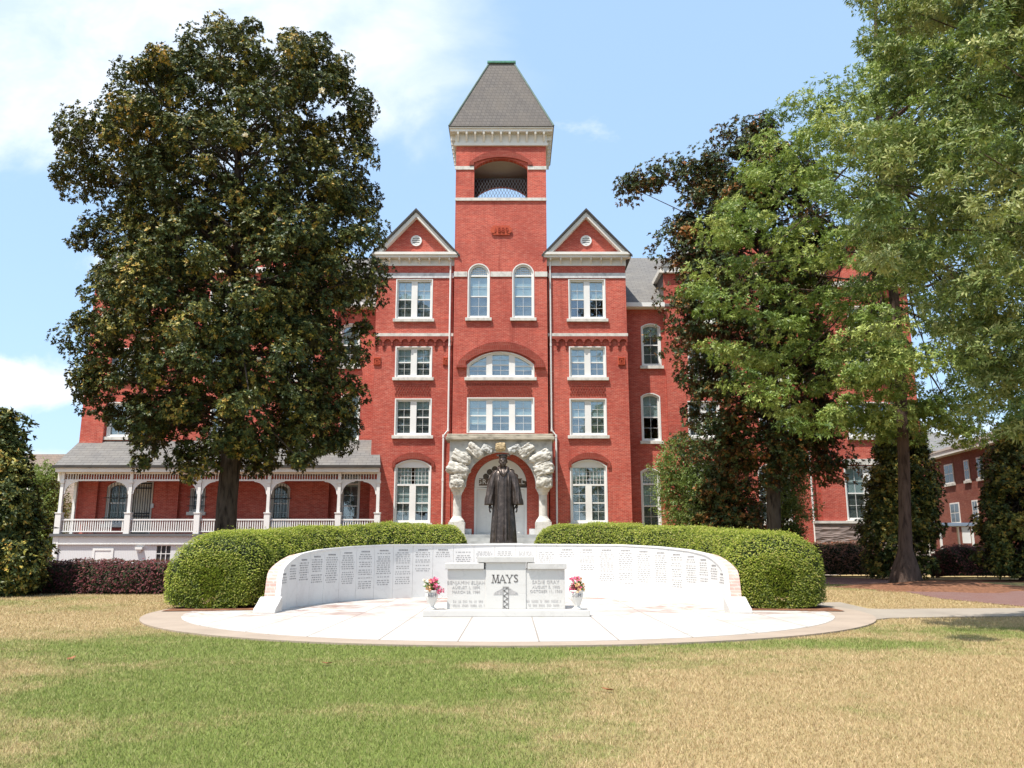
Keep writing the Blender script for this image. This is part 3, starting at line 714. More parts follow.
# --- roofs
def gable_roof(x0, x1, ze, za, y0, y1, over=.35, th=.14, name='roof', mat=SHINGLE):
    cx = (x0 + x1) / 2; k = (za - ze) / (cx - x0)
    m = MB(); L, Rr = x0 - over, x1 + over; zl = ze - over * k
    m.prism([(L, zl), (cx, za), (Rr, zl), (Rr, zl + th), (cx, za + th * 1.3), (L, zl + th)], y0, y1); return m.build(name, mat, hall)
for side in 'LR':
    a, b = PAV[side]; gable_roof(a, b, zP + .12, zPa, YP - .42, 56, .34)
    a, b = WIN_IN[side]; gable_roof(a, b, zW, zWa, YW - .4, YB, .1)
    a, b = WIN_OUT[side]; gable_roof(a, b, zO, zO + (b - a) / 2, YO - .4, YB, .1)
# main roof between the wings
for sgn, y0 in ((1, YR - .35), (-1, YB + .3)):
    xa, xb = WIN_IN['L'][1] - 3.4, WIN_IN['R'][0] + 3.4
    k = (zRr - zRe) / (55.0 - YR); zz = zRe - (.35 * k if sgn > 0 else 0) + .05
    m = MB(); v = []
    for x in (xa, xb): v += [(x, y0, zz), (x, 55.0, zRr), (x, 55.0, zRr + .15), (x, y0, zz + .15)]
    m.add(v, [(0, 1, 2, 3), (7, 6, 5, 4), (0, 4, 5, 1), (3, 2, 6, 7), (0, 3, 7, 4), (1, 5, 6, 2)]); m.build('main_roof', SHINGLE, hall)
for (x0, x1) in ((PAV['R'][1] + .02, WIN_IN['R'][0] - .02), (WIN_IN['L'][1] + .02, PAV['L'][0] - .02)):
    m = MB(); m.box(x0, x1, YR - .55, YR - .36, zRe - .32, zRe - .06); m.box(x0, x1, YR - .36, YR - .005, zRe - .36, zRe - .28); m.build('gutter', WHITE, hall)
# tower roof
tc0, tc1 = X(449, YT - .4, 126), X(553.6, YT - .4, 126); ty0, ty1 = YT - .45, YT + TD + .45
zr0 = Z(126, ty0); txc = (TX0 + TX1) / 2; tyc = YT + TD / 2; 
topY = tyc - .9; zr1 = Z(63.5, topY); w1 = (X(513, topY, 63) - X(488.3, topY, 63)) / 2
def frustum(m, x0, x1, y0, y1, z0, X0, X1, Y0, Y1, z1):
    v = [(x0, y0, z0), (x1, y0, z0), (x1, y1, z0), (x0, y1, z0), (X0, Y0, z1), (X1, Y0, z1), (X1, Y1, z1), (X0, Y1, z1)]
    m.add(v, [(0, 3, 2, 1), (4, 5, 6, 7), (0, 1, 5, 4), (1, 2, 6, 5), (2, 3, 7, 6), (3, 0, 4, 7)]); return m
m = MB(); frustum(m, tc0, tc1, ty0, ty1, zr0, txc - w1, txc + w1, topY, tyc + .9, zr1); tr = m.build('tower_roof', SLATE, hall)
m = MB(); m.box(txc - w1 - .12, txc + w1 + .12, topY - .12, tyc + 1.02, zr1 + .002, zr1 + .13); m.build('ridge_cap', COPPER, tr)
m = MB()
for sx, sy in ((-1, -1), (1, -1), (1, 1), (-1, 1)):
    m.tube([((tc0 if sx < 0 else tc1), (ty0 if sy < 0 else ty1), zr0 + .02), (txc + sx * w1, topY if sy < 0 else tyc + .9, zr1 + .02)], .06, 6)
m.build('hip_flashing', m_plain('grey_green_flashing', (.12, .17, .15), .6), tr)
# cornice of the tower
def cornice_ring(m, x0, x1, y0, y1, z0, z1, mi=0):
    t = .25
    m.box(x0, x1, y0, y0 + t, z0, z1, mi); m.box(x0, x1, y1 - t, y1, z0, z1, mi)
    m.box(x0, x0 + t, y0 + t + .001, y1 - t - .001, z0, z1, mi); m.box(x1 - t, x1, y0 + t + .001, y1 - t - .001, z0, z1, mi)
m = MB(); h = zr0 - zTop
m.box(TX0 - .06, TX1 + .06, YT - .06, YT + TD + .06, zTop + .001, zr0 - .32)
cornice_ring(m, TX0 - .12, TX1 + .12, YT - .12, YT + TD + .12, zTop - .02, zTop + .16)
m.box(tc0 + .08, tc1 - .08, ty0 + .08, ty1 - .08, zr0 - .315, zr0 - .14)
m.box(tc0 + .02, tc1 - .02, ty0 + .02, ty1 - .02, zr0 - .135, zr0 - .05); c_ = m.build('tower_cornice', CREAM, hall)
m = MB(); m.box(tc0 - .03, tc1 + .03, ty0 - .03, ty1 + .03, zr0 - .046, zr0 - .002); m.build('eave_gutter', DARKMETAL, c_)
n = 11
for i in range(n):
    xx = TX0 + .12 + (TX1 - TX0 - .24) * i / (n - 1); m = MB()
    m.add([(x_, y_, z_) for x_ in (xx - .06, xx + .06) for (y_, z_) in ((YT - .065, zTop + .2), (YT - .065, zr0 - .317), (YT - .38, zr0 - .317), (YT - .36, zr0 - .46), (YT - .2, zTop + .42))], [(0, 1, 2, 3, 4), (9, 8, 7, 6, 5), (0, 5, 6, 1), (1, 6, 7, 2), (2, 7, 8, 3), (3, 8, 9, 4), (4, 9, 5, 0)]); m.build('bracket', CREAM, c_)
for i in range(8):
    yy = YT + .2 + (TD - .4) * i / 7
    for s_ in (-1, 1): xa = TX0 - .065 if s_ < 0 else TX1 + .065; m = MB(); m.box(xa, xa + s_ * .3, yy - .06, yy + .06, zTop + .45, zr0 - .317); m.build('bracket', CREAM, c_)

# pavilion gable trim: raking boards, cornice with brackets
for side in 'LR':
    a, b = PAV[side]; c = (a + b) / 2; k = (zPa - zP - .12) / (c - a)
    m = MB(); o = .34; t = .22
    for s_ in (-1, 1):
        xe = c + s_ * ((b - a) / 2 + o)
        ze = zP + .12 - o * k
        m.prism([(xe, ze - .02), (c, zPa - .02), (c, zPa - t - .1), (xe - s_ * (t + .1) / k, ze - .02)], YP - .34, YP + .04)
    gt = m.build('gable_trim', CREAM, hall)
    m = MB()
    for s_ in (-1, 1):
        xe = c + s_ * ((b - a) / 2 + o + .06); ze = zP + .12 - (o + .06) * k
        m.prism([(xe, ze + .002), (c, zPa + .06), (c, zPa + .20), (xe, ze + .14)], YP - .47, YP - .425)
    m.build('rake_edge', DARKMETAL, gt)
    z0 = Z(266, YP); xi0, xi1 = (a - .02, TX0 + .2 if side == 'L' else b + .02)
    if side == 'R': xi0, xi1 = TX1 - .2, b + .02
    m = MB(); m.box(xi0 - (.0 if side == 'R' else .02), xi1 + (.02 if side == 'R' else 0), YP - .06, YP - .003, z0, zP - .30)
    m.box(xi0 - (.15 if side == 'L' else 0), xi1 + (.15 if side == 'R' else 0), YP - .38, YP - .004, zP - .298, zP - .14)
    m.box(xi0 - (.24 if side == 'L' else 0), xi1 + (.24 if side == 'R' else 0), YP - .46, YP - .004, zP - .138, zP + .02)
    m.box(a - .05 if side == 'L' else b - .02, a + .02 if side == 'L' else b + .05, YP + .01, 52, z0, zP - .2)
    cn = m.build('cornice', CREAM, hall)
    for i in range(8):
        xx = a + .15 + (b - a - .4) * i / 7; m = MB(); m.add([(x_, y_, z_) for x_ in (xx - .05, xx + .05) for (y_, z_) in ((YP - .062, zP - .64), (YP - .062, zP - .302), (YP - .34, zP - .302), (YP - .32, zP - .42), (YP - .15, zP - .52))], [(0, 1, 2, 3, 4), (9, 8, 7, 6, 5), (0, 5, 6, 1), (1, 6, 7, 2), (2, 7, 8, 3), (3, 8, 9, 4), (4, 9, 5, 0)]); m.build('bracket', CREAM, cn)
    # stone bands
    m = MB(); m.box(a + (0.0), b, YP - .05, YP - .003, Z(278.2, YP), Z(273.2, YP)); m.build('stone_band', STONE_BAND, hall)
    m = MB(); m.box(a - .04, b + .04, YP - .1, YP - .003, Z(336.5, YP), Z(333.6, YP)); m.build('string_course', SILL, hall)
    # corbel table of little brick arches
    m = MB(); n = 9; z1 = Z(336.8, YP); zb = Z(342, YP); w = (b - a) / n
    holes = []
    for i in range(n):
        x0 = a + w * i; holes += [(x0 + w * (.5 + .40 * math.cos(t)), zb - .05 + w * .40 * math.sin(t)) for t in np.linspace(math.pi, 0, 9)]
    ring = [(a, z1)] + [(a, zb - .05)] + holes + [(b, zb - .05), (b, z1)]
    m.panel(ring, [], YP - .13, YP - .003)
    for i in range(n + 1):
        xx = min(max(a + w * i, a + .07), b - .07)
        over = X(393, YP) < xx < X(434, YP) if side == 'L' else X(567, YP) < xx < X(608, YP)
        m.box(xx - .06, xx + .06, YP - .11, YP - .004, zb - (.17 if over else .25), zb - .052)
        if not over: m.box(xx - .04, xx + .04, YP - .07, YP - .004, zb - .42, zb - .252)
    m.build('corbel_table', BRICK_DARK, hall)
    # square rosette plaques
    TERRA = bpy.data.materials.get('terracotta') or m_plain('terracotta', (.42, .075, .035), .8, .2, 6)
    for pxx in ((377.2, 446.5) if side == 'L' else (621.5,)):
        q = R(pxx - 3.6, 357.2, pxx + 3.6, 365.4, YP); m = MB(); m.box(q[0], q[1], YP - .05, YP - .003, q[2], q[3]); cx, cz = (q[0] + q[1]) / 2, (q[2] + q[3]) / 2
        for s0, s1 in ((.20, .16), (.10, .06)): m.panel([(cx - s0, cz - s0), (cx + s0, cz - s0), (cx + s0, cz + s0), (cx - s0, cz + s0)], [[(cx - s1, cz - s1), (cx + s1, cz - s1), (cx + s1, cz + s1), (cx - s1, cz + s1)]], YP - .09, YP - .052)
        m.lathe([(.03, 0), (.03, .05)], (0, 0, 0), 8) if False else None
        m.build('rosette_plaque', TERRA, hall)
    # textured panel between floors and brick hood over the ground-floor window
    ww = (395, 431.5) if side == 'L' else (570, 606.5)
    q = R(ww[0], 383.5, ww[1], 394.5, YP); m = MB()
    nx, nz = 14, 4
    for i in range(nx):
        for j in range(nz):
            x0 = q[0] + (q[1] - q[0]) * (i + (.5 if j % 2 else 0)) / nx; x1 = x0 + (q[1] - q[0]) / nx * .55
            if x1 < q[1]: m.box(x0, x1, YP - .05, YP - .003, q[2] + (q[3] - q[2]) * j / nz, q[2] + (q[3] - q[2]) * (j + .7) / nz)
    m.build('brick_panel', BRICK_DARK, hall)
    hw = (392.5, 434.5) if side == 'L' else (568.5, 610.5)
    q = R(hw[0], 452.5, hw[1], 470, YP); zs = Z(462.3, YP); m = MB()
    iw = R(hw[0] + 3, 459, hw[1] - 3, 470, YP)
    top_ = arc_top(q[0], q[1], zs, q[3] - zs); inn = arc_top(iw[0], iw[1], zs - .06, Z(458.8, YP) - zs + .06)
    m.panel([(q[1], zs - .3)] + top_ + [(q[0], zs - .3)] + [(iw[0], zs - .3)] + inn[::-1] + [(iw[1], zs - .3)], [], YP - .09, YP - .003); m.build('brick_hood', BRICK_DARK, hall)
    # round vent
    vx, vz = c, Z(240.7, YP); m = MB()
    ring = lambda r: [(vx + r * math.cos(t), vz + r * math.sin(t)) for t in np.linspace(0, 2 * math.pi, 24, endpoint=False)]
    m.panel(ring(.34), [ring(.25)], YP - .02, YP + .045)
    for i in range(4): zz = vz - .18 + .12 * i; wv = math.sqrt(max(.25 ** 2 - (zz - vz) ** 2, 0)); m.box(vx - wv, vx + wv, YP + .0, YP + .02, zz - .03, zz + .035)
    vv = m.build('gable_vent', WHITE, hall); m = MB(); m.panel(ring(.26), [], YP + .03, YP + .042); m.build('vent_back', ROOM, vv)
# wing gable trims
for key, Y_, k0 in (('in', YW, (zWa - zW)), ('out', YO, None)):
    for side in 'LR':
        a, b = (WIN_IN if key == 'in' else WIN_OUT)[side]; c = (a + b) / 2; ze = zW if key == 'in' else zO; za = zWa if key == 'in' else zO + (b - a) / 2; m = MB()
        for s_ in (-1, 1):
            xe = c + s_ * ((b - a) / 2 + .1); m.prism([(xe, ze - .14), (c, za - .02), (c, za - .45), (xe - s_ * .5, ze - .14)], Y_ - .3, Y_ - .004)
        m.box(a - .1, b + .1, Y_ - .25, Y_ - .006, ze - .5, ze - .17)
        m.build('gable_trim', CREAM, hall)
    if key == 'in':
        for side in 'LR':
            a, b = WIN_IN[side]; xs_ = a if side == 'R' else b; m = MB(); s_ = -1 if side == 'R' else 1
            m.box(min(xs_, xs_ + s_ * .25), max(xs_, xs_ + s_ * .25), YW - .1, 52, zW - .45, zW - .16); m.build('cornice', CREAM, hall)
            m = MB(); m.box(min(xs_ + s_ * .004, xs_ + s_ * .04), max(xs_ + s_ * .004, xs_ + s_ * .04), YW + .1, 53, zRe + .2, zW - .46); m.build('slate_cladding', SLATE, hall)

# tower bands, hoods, plaque
def band(px0, py0, px1, py1, mat=SILL, d=.06, name='stone_band'):
    q = R(px0, py0, px1, py1, YT); m = MB(); m.box(q[0], q[1], YT - d, YT - .003, q[2], q[3]); return m.build(name, mat, hall)
def tband(py0, py1, gaps, mat=SILL, d=.05):
    m = MB(); xs = [TX0 - .02] + [v for gp in gaps for v in gp] + [TX1 + .02]; z0, z1 = Z(py1, YT), Z(py0, YT)
    for i in range(0, len(xs), 2): m = MB(); m.box(xs[i], xs[i + 1], YT - d, YT - .003, z0, z1); m.build('stone_band', mat, hall)
tband(166.4, 169.8, [(bo[0] - .02, bo[1] + .02)]); tband(198.2, 201, [], d=.08)
wq = [R(467.6, 263, 489.8, 318, YT), R(512.2, 263, 534.2, 318, YT)]
tband(271.8, 276.8, [(q[0] - .03, q[1] + .03) for q in wq])
def hood(px0, px1, ytop, yspring, yinner, px_in, drop, name='brick_hood', d=.1, Y=YT):
    q0, q1 = X(px0, Y, yspring), X(px1, Y, yspring); i0, i1 = X(px_in[0], Y, yspring), X(px_in[1], Y, yspring); zs = Z(yspring, Y); zd = Z(yspring + drop, Y)
    o = arc_top(q0, q1, zs, Z(ytop, Y) - zs); i_ = arc_top(i0, i1, zs - .02, Z(yinner, Y) - zs + .02)
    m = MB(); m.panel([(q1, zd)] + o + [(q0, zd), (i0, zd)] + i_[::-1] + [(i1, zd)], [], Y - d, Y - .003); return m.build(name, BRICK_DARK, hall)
hood(469.5, 532.2, 151, 163, 157.6, (474, 527.8), 2.5)
hood(458.5, 544, 342, 362, 350.5, (466, 535.2), 5, d=.14)
m = MB()
for pxa, pxb in ((456.5, 467), (534, 545)): q = R(pxa, 365.5, pxb, 368, YT); m.box(q[0], q[1], YT - .18, YT - .003, q[2], q[3])
m.build('hood_stop', BRICK_DARK, hall)
q = R(467, 382.5, 533, 395.5, YT); m = MB(); nx, nz = 26, 5
for i in range(nx):
    for j in range(nz):
        x0 = q[0] + (q[1] - q[0]) * (i + (.5 if j % 2 else 0)) / nx; x1 = x0 + (q[1] - q[0]) / nx * .55
        if x1 < q[1]: m.box(x0, x1, YT - .05, YT - .003, q[2] + (q[3] - q[2]) * j / nz, q[2] + (q[3] - q[2]) * (j + .7) / nz)
m.build('brick_panel', BRICK_DARK, hall)
q = R(490.5, 226, 511.8, 235.2, YT); m = MB(); cx, cz = (q[0] + q[1]) / 2, (q[2] + q[3]) / 2
m.box(q[0] + .12, q[1] - .12, YT - .08, YT - .003, q[2], q[3]); m.lathe([(.22, 0)], n=3) if False else None
for s_ in (-1, 1):
    rr = [(cx + s_ * ((q[1] - q[0]) / 2 - .16) + .17 * math.cos(t), cz + .2 * math.sin(t)) for t in np.linspace(0, 2 * math.pi, 16, endpoint=False)]
    m.panel(rr, [], YT - .10, YT - .082)
pl = m.build('date_plaque', TERRA, hall)
m = MB(); m.text('1889', .44, lambda c: (cx + c.x, YT - .10 - c.z, cz + c.y), extrude=.03, space=1.05); m.build('date', m_plain('dark_terracotta', (.34, .055, .03), .85), pl)

# downpipes
def pipe(pts, r=.055):
    m = MB(); m.tube(pts, r, 8)
    for p in pts[1:-1]: m.lathe([(r * 1.25, -.08), (r * 1.25, .08)], p, 8)
    m.build('downpipe', WHITE, hall)
for (pxt, pxm, s_) in ((449.0, 444.5, -1), (551.0, 555.5, 1)):
    xt, xm = X(pxt, YP), X(pxm, YP); y_ = YP - .12
    pipe([(xt, y_, Z(257, y_)), (xt, y_, Z(345, y_)), (xt, y_, Z(430, y_)), (xm, y_, Z(436, y_)), (xm, y_, Z(480, y_)), (xm, y_, 0.1)])
yo = YO - .1; xx = X(812.5, yo, 500); pipe([(xx, yo, zO - .3), (xx, yo, 8), (xx, yo, .1)])
# stone base and lintel of the right wing
q = R(812, 523.5, 922, 575, YO); m = MB(); m.box(q[0] + .2, WIN_OUT['R'][1] + .1, YO - .25, YO - .003, 0, q[3] - .01); m.build('stone_base', FLAG, hall)
m = MB(); m.box(q[0] + .15, WIN_OUT['R'][1] + .15, YO - .32, YO - .002, q[3], q[3] + .14); m.build('base_ledge', SILL, hall)
q = R(842, 459, 895, 465, YO); m = MB(); m.box(q[0], q[1], YO - .06, YO - .003, q[2], q[3]); m.build('lintel', SILL, hall)

# --- entrance: door, fanlight, steps
dc = (door_x0 + door_x1) / 2; yd = YT + .12
zf = door_zs - .18                                             # bottom of the fanlight
m = MB(); rin = dr - .26
arc_o = [(dc + dr * .985 * math.cos(t), door_zs + dr * .985 * math.sin(t)) for t in np.linspace(0, math.pi, 25)]
petals = []
cpx, cpz = dc, door_zs - .02
for k in range(9):
    t = math.pi * (k + .5) / 9; R_ = dr * .64; rr = dr * .118
    petals.append([(cpx + R_ * math.cos(t) + rr * math.cos(s_), cpz + R_ * math.sin(t) + rr * math.sin(s_)) for s_ in np.linspace(0, 2 * math.pi, 14, endpoint=False)])
low = [(dc - dr * .50, cpz + .03), (dc + dr * .50, cpz + .03)] + [(dc + dr * .50 * math.cos(t), cpz + .03 + dr * .42 * math.sin(t)) for t in np.linspace(.02, math.pi - .02, 14)]
m.panel([(door_x0 + .02, zf), (door_x1 - .02, zf)] + arc_o, petals + [low], yd - .06, yd)
for s_ in (-1, 1): m.box(dc + s_ * (dr - .01), dc + s_ * (dr - .16), yd - .09, yd - .002, dz0, zf - .001)
m.box(door_x0 + .16, door_x1 - .16, yd - .085, yd - .003, zf - .10, zf - .001)
door = m.build('entrance_door_frame', WHITE, hall)
m = MB(); m.box(door_x0 + .05, door_x1 - .05, yd + .01, yd + .02, zf, door_zs + dr); m.build('fanlight_glass', m_plain('brown_fan_glass', (.075, .05, .025), .35, .4, 6, .3), door)
m = MB(); m.text('GRAVES HALL', .40, lambda c: (dc + c.x, yd - .08 - c.z, cpz + .17 + c.y), extrude=.01, space=1.12); m.build('lettering', WHITE, door)
m = MB(); m.box(dc - dr * .82, dc + dr * .82, yd - .068, yd - .061, cpz - .04, cpz + .37); m.build('letter_board', m_plain('brown_board', (.11, .075, .05), .6), door)
for s_ in (-1, 1):
    a, b = (dc - dr + .17, dc - .01) if s_ < 0 else (dc + .01, dc + dr - .17)
    m = MB(); m.box(a, b, yd + .0, yd + .05, dz0, zf - .11)
    nP = 3; H = (zf - .11 - dz0); w = b - a
    for i in range(2):
        for j, (l, h_) in enumerate(((.05, .30), (.36, .62), (.68, .95))):
            x0 = a + w * (.08 + .46 * i); x1 = x0 + w * .38
            m.panel([(x0, dz0 + H * l), (x1, dz0 + H * l), (x1, dz0 + H * h_), (x0, dz0 + H * h_)], [[(x0 + .05, dz0 + H * l + .05), (x1 - .05, dz0 + H * l + .05), (x1 - .05, dz0 + H * h_ - .05), (x0 + .05, dz0 + H * h_ - .05)]], yd - .03, yd - .001)
    lf = m.build('door_leaf', WHITE, door)
    m = MB(); kx = dc + s_ * .09; m.tube([(kx, yd - .06, dz0 + .95), (kx, yd - .06, dz0 + 1.2)], .018, 6); m.box(kx - .01, kx + .01, yd - .06, yd - .0005, dz0 + .98, dz0 + 1.0); m.build('handle', DARKMETAL, lf)
YF = 45.85                                                     # portal front
STEP = m_plain('pale_step_stone', (.40, .40, .385), .85, .15, 2.0)
m = MB(); nst = 12
for i in range(nst): m.box(dc - 2.5, dc + 2.5, YF - .5 - .33 * i - (.33 if i else -0.0), (YT + .1) if i == 0 else YF - .5 - .33 * i, 0, dz0 - .005 - (dz0 / nst) * i)
m.build('entrance_steps', STEP, hall)
m = MB()
for s_ in (-1, 1):
    m.box(dc + s_ * 1.62, dc + s_ * 2.0, YT - .55, YT - .005, dz0, dz0 + .33)
m.build('door_plinth', STONE_BAND, hall)

# --- rough stone portal
pz_top, pz_c = Z(434, YF), Z(440.3, YF); pcx = X(500.8, YF, 480); sp = Z(486.5, YF); pr = (X(536, YF, 487) - X(465.5, YF, 487)) / 2
xl, xr = X(449.5, YF, 460), X(552.3, YF, 460)
m = MB(); arc = [(pcx + pr * math.cos(t), sp + pr * math.sin(t)) for t in np.linspace(0, math.pi, 29)]
m.panel([(pcx + pr, sp), (xr, sp), (xr, pz_c), (xl, pz_c), (xl, sp), (pcx - pr, sp)] + arc[::-1][1:-1], [], YF, YF + .55)
for s_ in (-1, 1):                                             # side walls back to the tower
    a = xl if s_ < 0 else xr - .5; m.box(a, a + .5, YF + .551, YT - .005, sp, pz_c - .002)
m.box(xl + .501, xr - .501, YF + .551, YT - .005, sp + pr + .12, pz_c - .003)
portal = m.build('stone_portal', GREY_STONE, hall)
m = MB(); m.box(X(446, YF, 436), X(554.5, YF, 436), YF - .22, YT - .006, pz_c + .001, pz_c + (pz_top - pz_c) * .55); m.box(X(447, YF, 436), X(553.5, YF, 436), YF - .12, YT - .007, pz_c + (pz_top - pz_c) * .551, pz_top); m.build('cornice', CORN_STONE, portal, bevel=.03)
from mathutils import noise as mnoise
def boulder(cx, cz, lx, lz, ang, cy, ly, mat, seed, name='rough_stone'):
    bm = bmesh.new(); bmesh.ops.create_cube(bm, size=2); bmesh.ops.subdivide_edges(bm, edges=bm.edges, cuts=15, use_grid_fill=True)
    for v in bm.verts:
        p = v.co.copy(); q = p.normalized(); p = p * .62 + q * .46; n = mnoise.noise(p * 1.3 + Vector((seed * 3.1, 0, 0))) * .16 + mnoise.noise(p * 3.7 + Vector((0, seed * 2.3, 0))) * .11 + mnoise.noise(p * 8 + Vector((0, 0, seed))) * .055
        p *= 1 + n; x, y, z = p.x * lx, p.y * ly, p.z * lz; c, s_ = math.cos(ang), math.sin(ang)
        v.co = (cx + x * c - z * s_, cy + y, cz + x * s_ + z * c)
    mb = MB(); mb.add([v.co for v in bm.verts], [tuple(v.index for v in f.verts) for f in bm.faces]); bm.free()
    mb.build(name, mat, portal, smooth=True)
PXM = (X(501, YF) - X(500, YF))
def bpx(px, py): return X(px, YF, py), Z(py, YF)
for s_ in (-1, 1):
    for i, (dx, py, lx, lz, an, ly, mt) in enumerate(((43.3, 481.5, .39, .36, 0.05, .40, GRANITE), (42.6, 469.5, .56, .34, -.30, .42, GRANITE), (39.6, 457.5, .56, .31, -.50, .36, GRANITE),
                                                  (25.5, 450.5, .46, .27, -.70, .38, GRANITE), (13.5, 449.2, .33, .19, -.42, .30, GREY_STONE))):
        x_, z_ = bpx(500.8 + s_ * dx, py); boulder(x_, z_, lx * (1 + .06 * math.sin(i * 3 + s_)), lz, an * (-s_) if False else (an if s_ < 0 else -an), YF + .12, ly, mt, i * 2 + s_ + 5)
x_, z_ = bpx(500.5, 447); boulder(x_, z_, .27, .23, 0.1, YF + .02, .24, KEY, 31, 'keystone')
for px in (456.8, 543.3):
    x_ = X(px, YF, 505); zb = Z(528, YF); cy = YF + .3; zc0, zc1 = Z(493.5, YF), Z(484.5, YF); zs0 = Z(519, YF)
    m = MB(); m.box(x_ - .44, x_ + .44, cy - .44, cy + .44, zb - .6, Z(522, YF))
    m.lathe([(.42, 0), (.40, .10), (.30, .22), (.235, .34), (.23, .36)], (x_, cy, Z(522, YF) - .01), 20)
    m.lathe([(.235, 0), (.225, zc0 - zs0)], (x_, cy, zs0), 20)
    m.lathe([(.23, -.05), (.27, .02), (.27, .08), (.34, .16), (.40, .34), (.40, .36)], (x_, cy, zc0 - .02), 20)
    m.box(x_ - .40, x_ + .40, cy - .36, cy + .36, zc0 + .3, sp + .03)
    m.build('column', GREY_STONE if False else SILL, portal, smooth=False)
    m = MB(); m.box(x_ - .5, x_ + .5, cy - .5, YT - .01, 0, zb - .601); m.build('column_base', STEP, portal)

# --- porch of the left wing
YPF = 46.9
px0, px1 = X(57, YPF, 466), X(381.5, YPF, 466); ze = Z(466.5, YPF); zw = Z(440, YW); 
m = MB(); th = .12
yl = YPF - .35; zel = Z(465.5, yl)
pl0, pl1 = X(80, YW - .3, 440), X(373, YW, 440)
v = [(px0, yl, zel), (px1, yl, zel), (pl1 + .35, YW - .01, zw), (pl0, YW - .3, zw - .1)]
v += [(a, b, c - th) for a, b, c in v]
m.add(v, [(0, 1, 2, 3), (7, 6, 5, 4), (0, 4, 5, 1), (1, 5, 6, 2), (2, 6, 7, 3), (3, 7, 4, 0)])
porch = m.build('porch_roof', SHINGLE, hall)
m = MB(); m.box(px0 - .04, px1 + .04, yl - .09, yl - .003, zel - .13, zel + .02); m.build('gutter', DARKMETAL, porch)
zfr = Z(474.5, YPF); zl0 = Z(481, YPF); zdk = Z(533.8, YPF)
m = MB(); m.box(px0 + .12, px1 - .1, yl + .0, YPF + .12, zel - .36, zel - .132); m.box(px0 + .12, px1 - .1, YPF + .121, YW - .02, zel - .36, zel - .30, 1); m.box(px0 + .12, px0 + .3, YPF, YO - .25, zl0, zel - .361); m.build('eave_fascia', [CREAM, m_plain('darkened_porch_ceiling', (.09, .095, .10), .7)], porch)  # ceiling colour darkened to deepen the shade inside the porch
# lattice frieze of slats
posts = [61.2, 130, 199, 268.5, 339, 378]
PX = [X(p, YPF, 500) for p in posts]
for i in range(5):
    a, b = PX[i] + .1, PX[i + 1] - .1; m = MB(); m.box(a, b, YPF - .03, YPF + .03, zl0, zl0 + .09); m.box(a, b, YPF - .03, YPF + .03, zel - .45, zel - .362)
    n = int((b - a) / .145)
    for k in range(1, n): xx = a + (b - a) * k / n; m.box(xx - .02, xx + .02, YPF - .015, YPF + .015, zl0 + .09, zel - .45)
    for s_, xe in ((1, a), (-1, b)):                           # curved corner braces
        R_ = .75; ring = [(xe, zl0 - .001), (xe + s_ * R_, zl0 - .001)] + [(xe + s_ * R_ - s_ * R_ * .93 * math.sin(t), zl0 - R_ + R_ * .93 * math.cos(t)) for t in np.linspace(0, math.pi / 2, 8)] + [(xe, zl0 - R_)]
        m.panel(ring, [], YPF - .02, YPF + .02)
    m.build('frieze', WHITE, porch)
for i, x_ in enumerate(PX):
    m = MB(); zb = zdk; w = .13
    m.box(x_ - .085, x_ + .085, YPF - .085, YPF + .085, zb, zel - .363); m.box(x_ - .16, x_ + .16, YPF - .16, YPF + .16, zb, zb + 1.12); m.box(x_ - .19, x_ + .19, YPF - .19, YPF + .19, zb + 1.12, zb + 1.18); m.box(x_ - .12, x_ + .12, YPF - .12, YPF + .12, zl0 - .12, zl0 + .02)
    if i == 0: m.box(x_ - .13, x_ + .13, YPF - .1, YPF + .1, 0, zb - .001)
    m.build('post', WHITE, porch)
m = MB(); xbk = X(75, YO - .4, 500); m.box(xbk - .08, xbk + .08, YO - .5, YO - .34, zdk, zel - .37); m.build('post', WHITE, porch)
zrt, zrb = Z(519, YPF), Z(531, YPF)
for i in range(5):
    a, b = PX[i] + .165, PX[i + 1] - .165; m = MB(); m.box(a, b, YPF - .05, YPF + .05, zrt - .08, zrt); m.box(a, b, YPF - .035, YPF + .035, zrb - .06, zrb); n = int((b - a) / .125)
    for k in range(1, n):
        if i == 0 and abs(k / n - .87) < .07: continue
        xx = a + (b - a) * k / n; m.box(xx - .03, xx + .03, YPF - .02, YPF + .02, zrb, zrt - .08)
    m.build('balustrade', WHITE, porch)
m = MB(); m.box(px0 + .1, px1 - .1, YPF - .2, YW - .003, zdk - .15, zdk - .001)
m.build('porch_deck', m_plain('darkened_deck_grey', (.12, .12, .125), .6, .1), porch)  # deck colour darkened so less light bounces into the porch shade
m = MB(); m.box(px0 + .25, px1 - .15, YPF - .08, YPF + .1, Z(543.5, YPF), zdk - .151); m.box(px0 + .25, px1 - .15, YPF - .11, YPF + .1, Z(544.5, YPF), Z(543.6, YPF)); m.build('deck_fascia', WHITE, porch)
bw = R(156, 545.5, 170.5, 562, YPF)
m = MB(); m.panel([(px0 + .25, 0), (px1 - .15, 0), (px1 - .15, Z(544.6, YPF)), (px0 + .25, Z(544.6, YPF))], [[(bw[0], bw[2]), (bw[1], bw[2]), (bw[1], bw[3]), (bw[0], bw[3])]], YPF, YPF + .12)
m.build('base_panelling', PANELLING, porch)
m = MB(); nx, nz = 3, 2
for i in range(nx + 1): xx = bw[0] + (bw[1] - bw[0]) * i / nx; m.box(xx - .02, xx + .02, YPF + .01, YPF + .05, bw[2], bw[3])
for i in range(nz + 1): zz = bw[2] + (bw[3] - bw[2]) * i / nz; m.box(bw[0], bw[1], YPF + .012, YPF + .048, zz - .02, zz + .02)
m.build('basement_window', WHITE, porch)
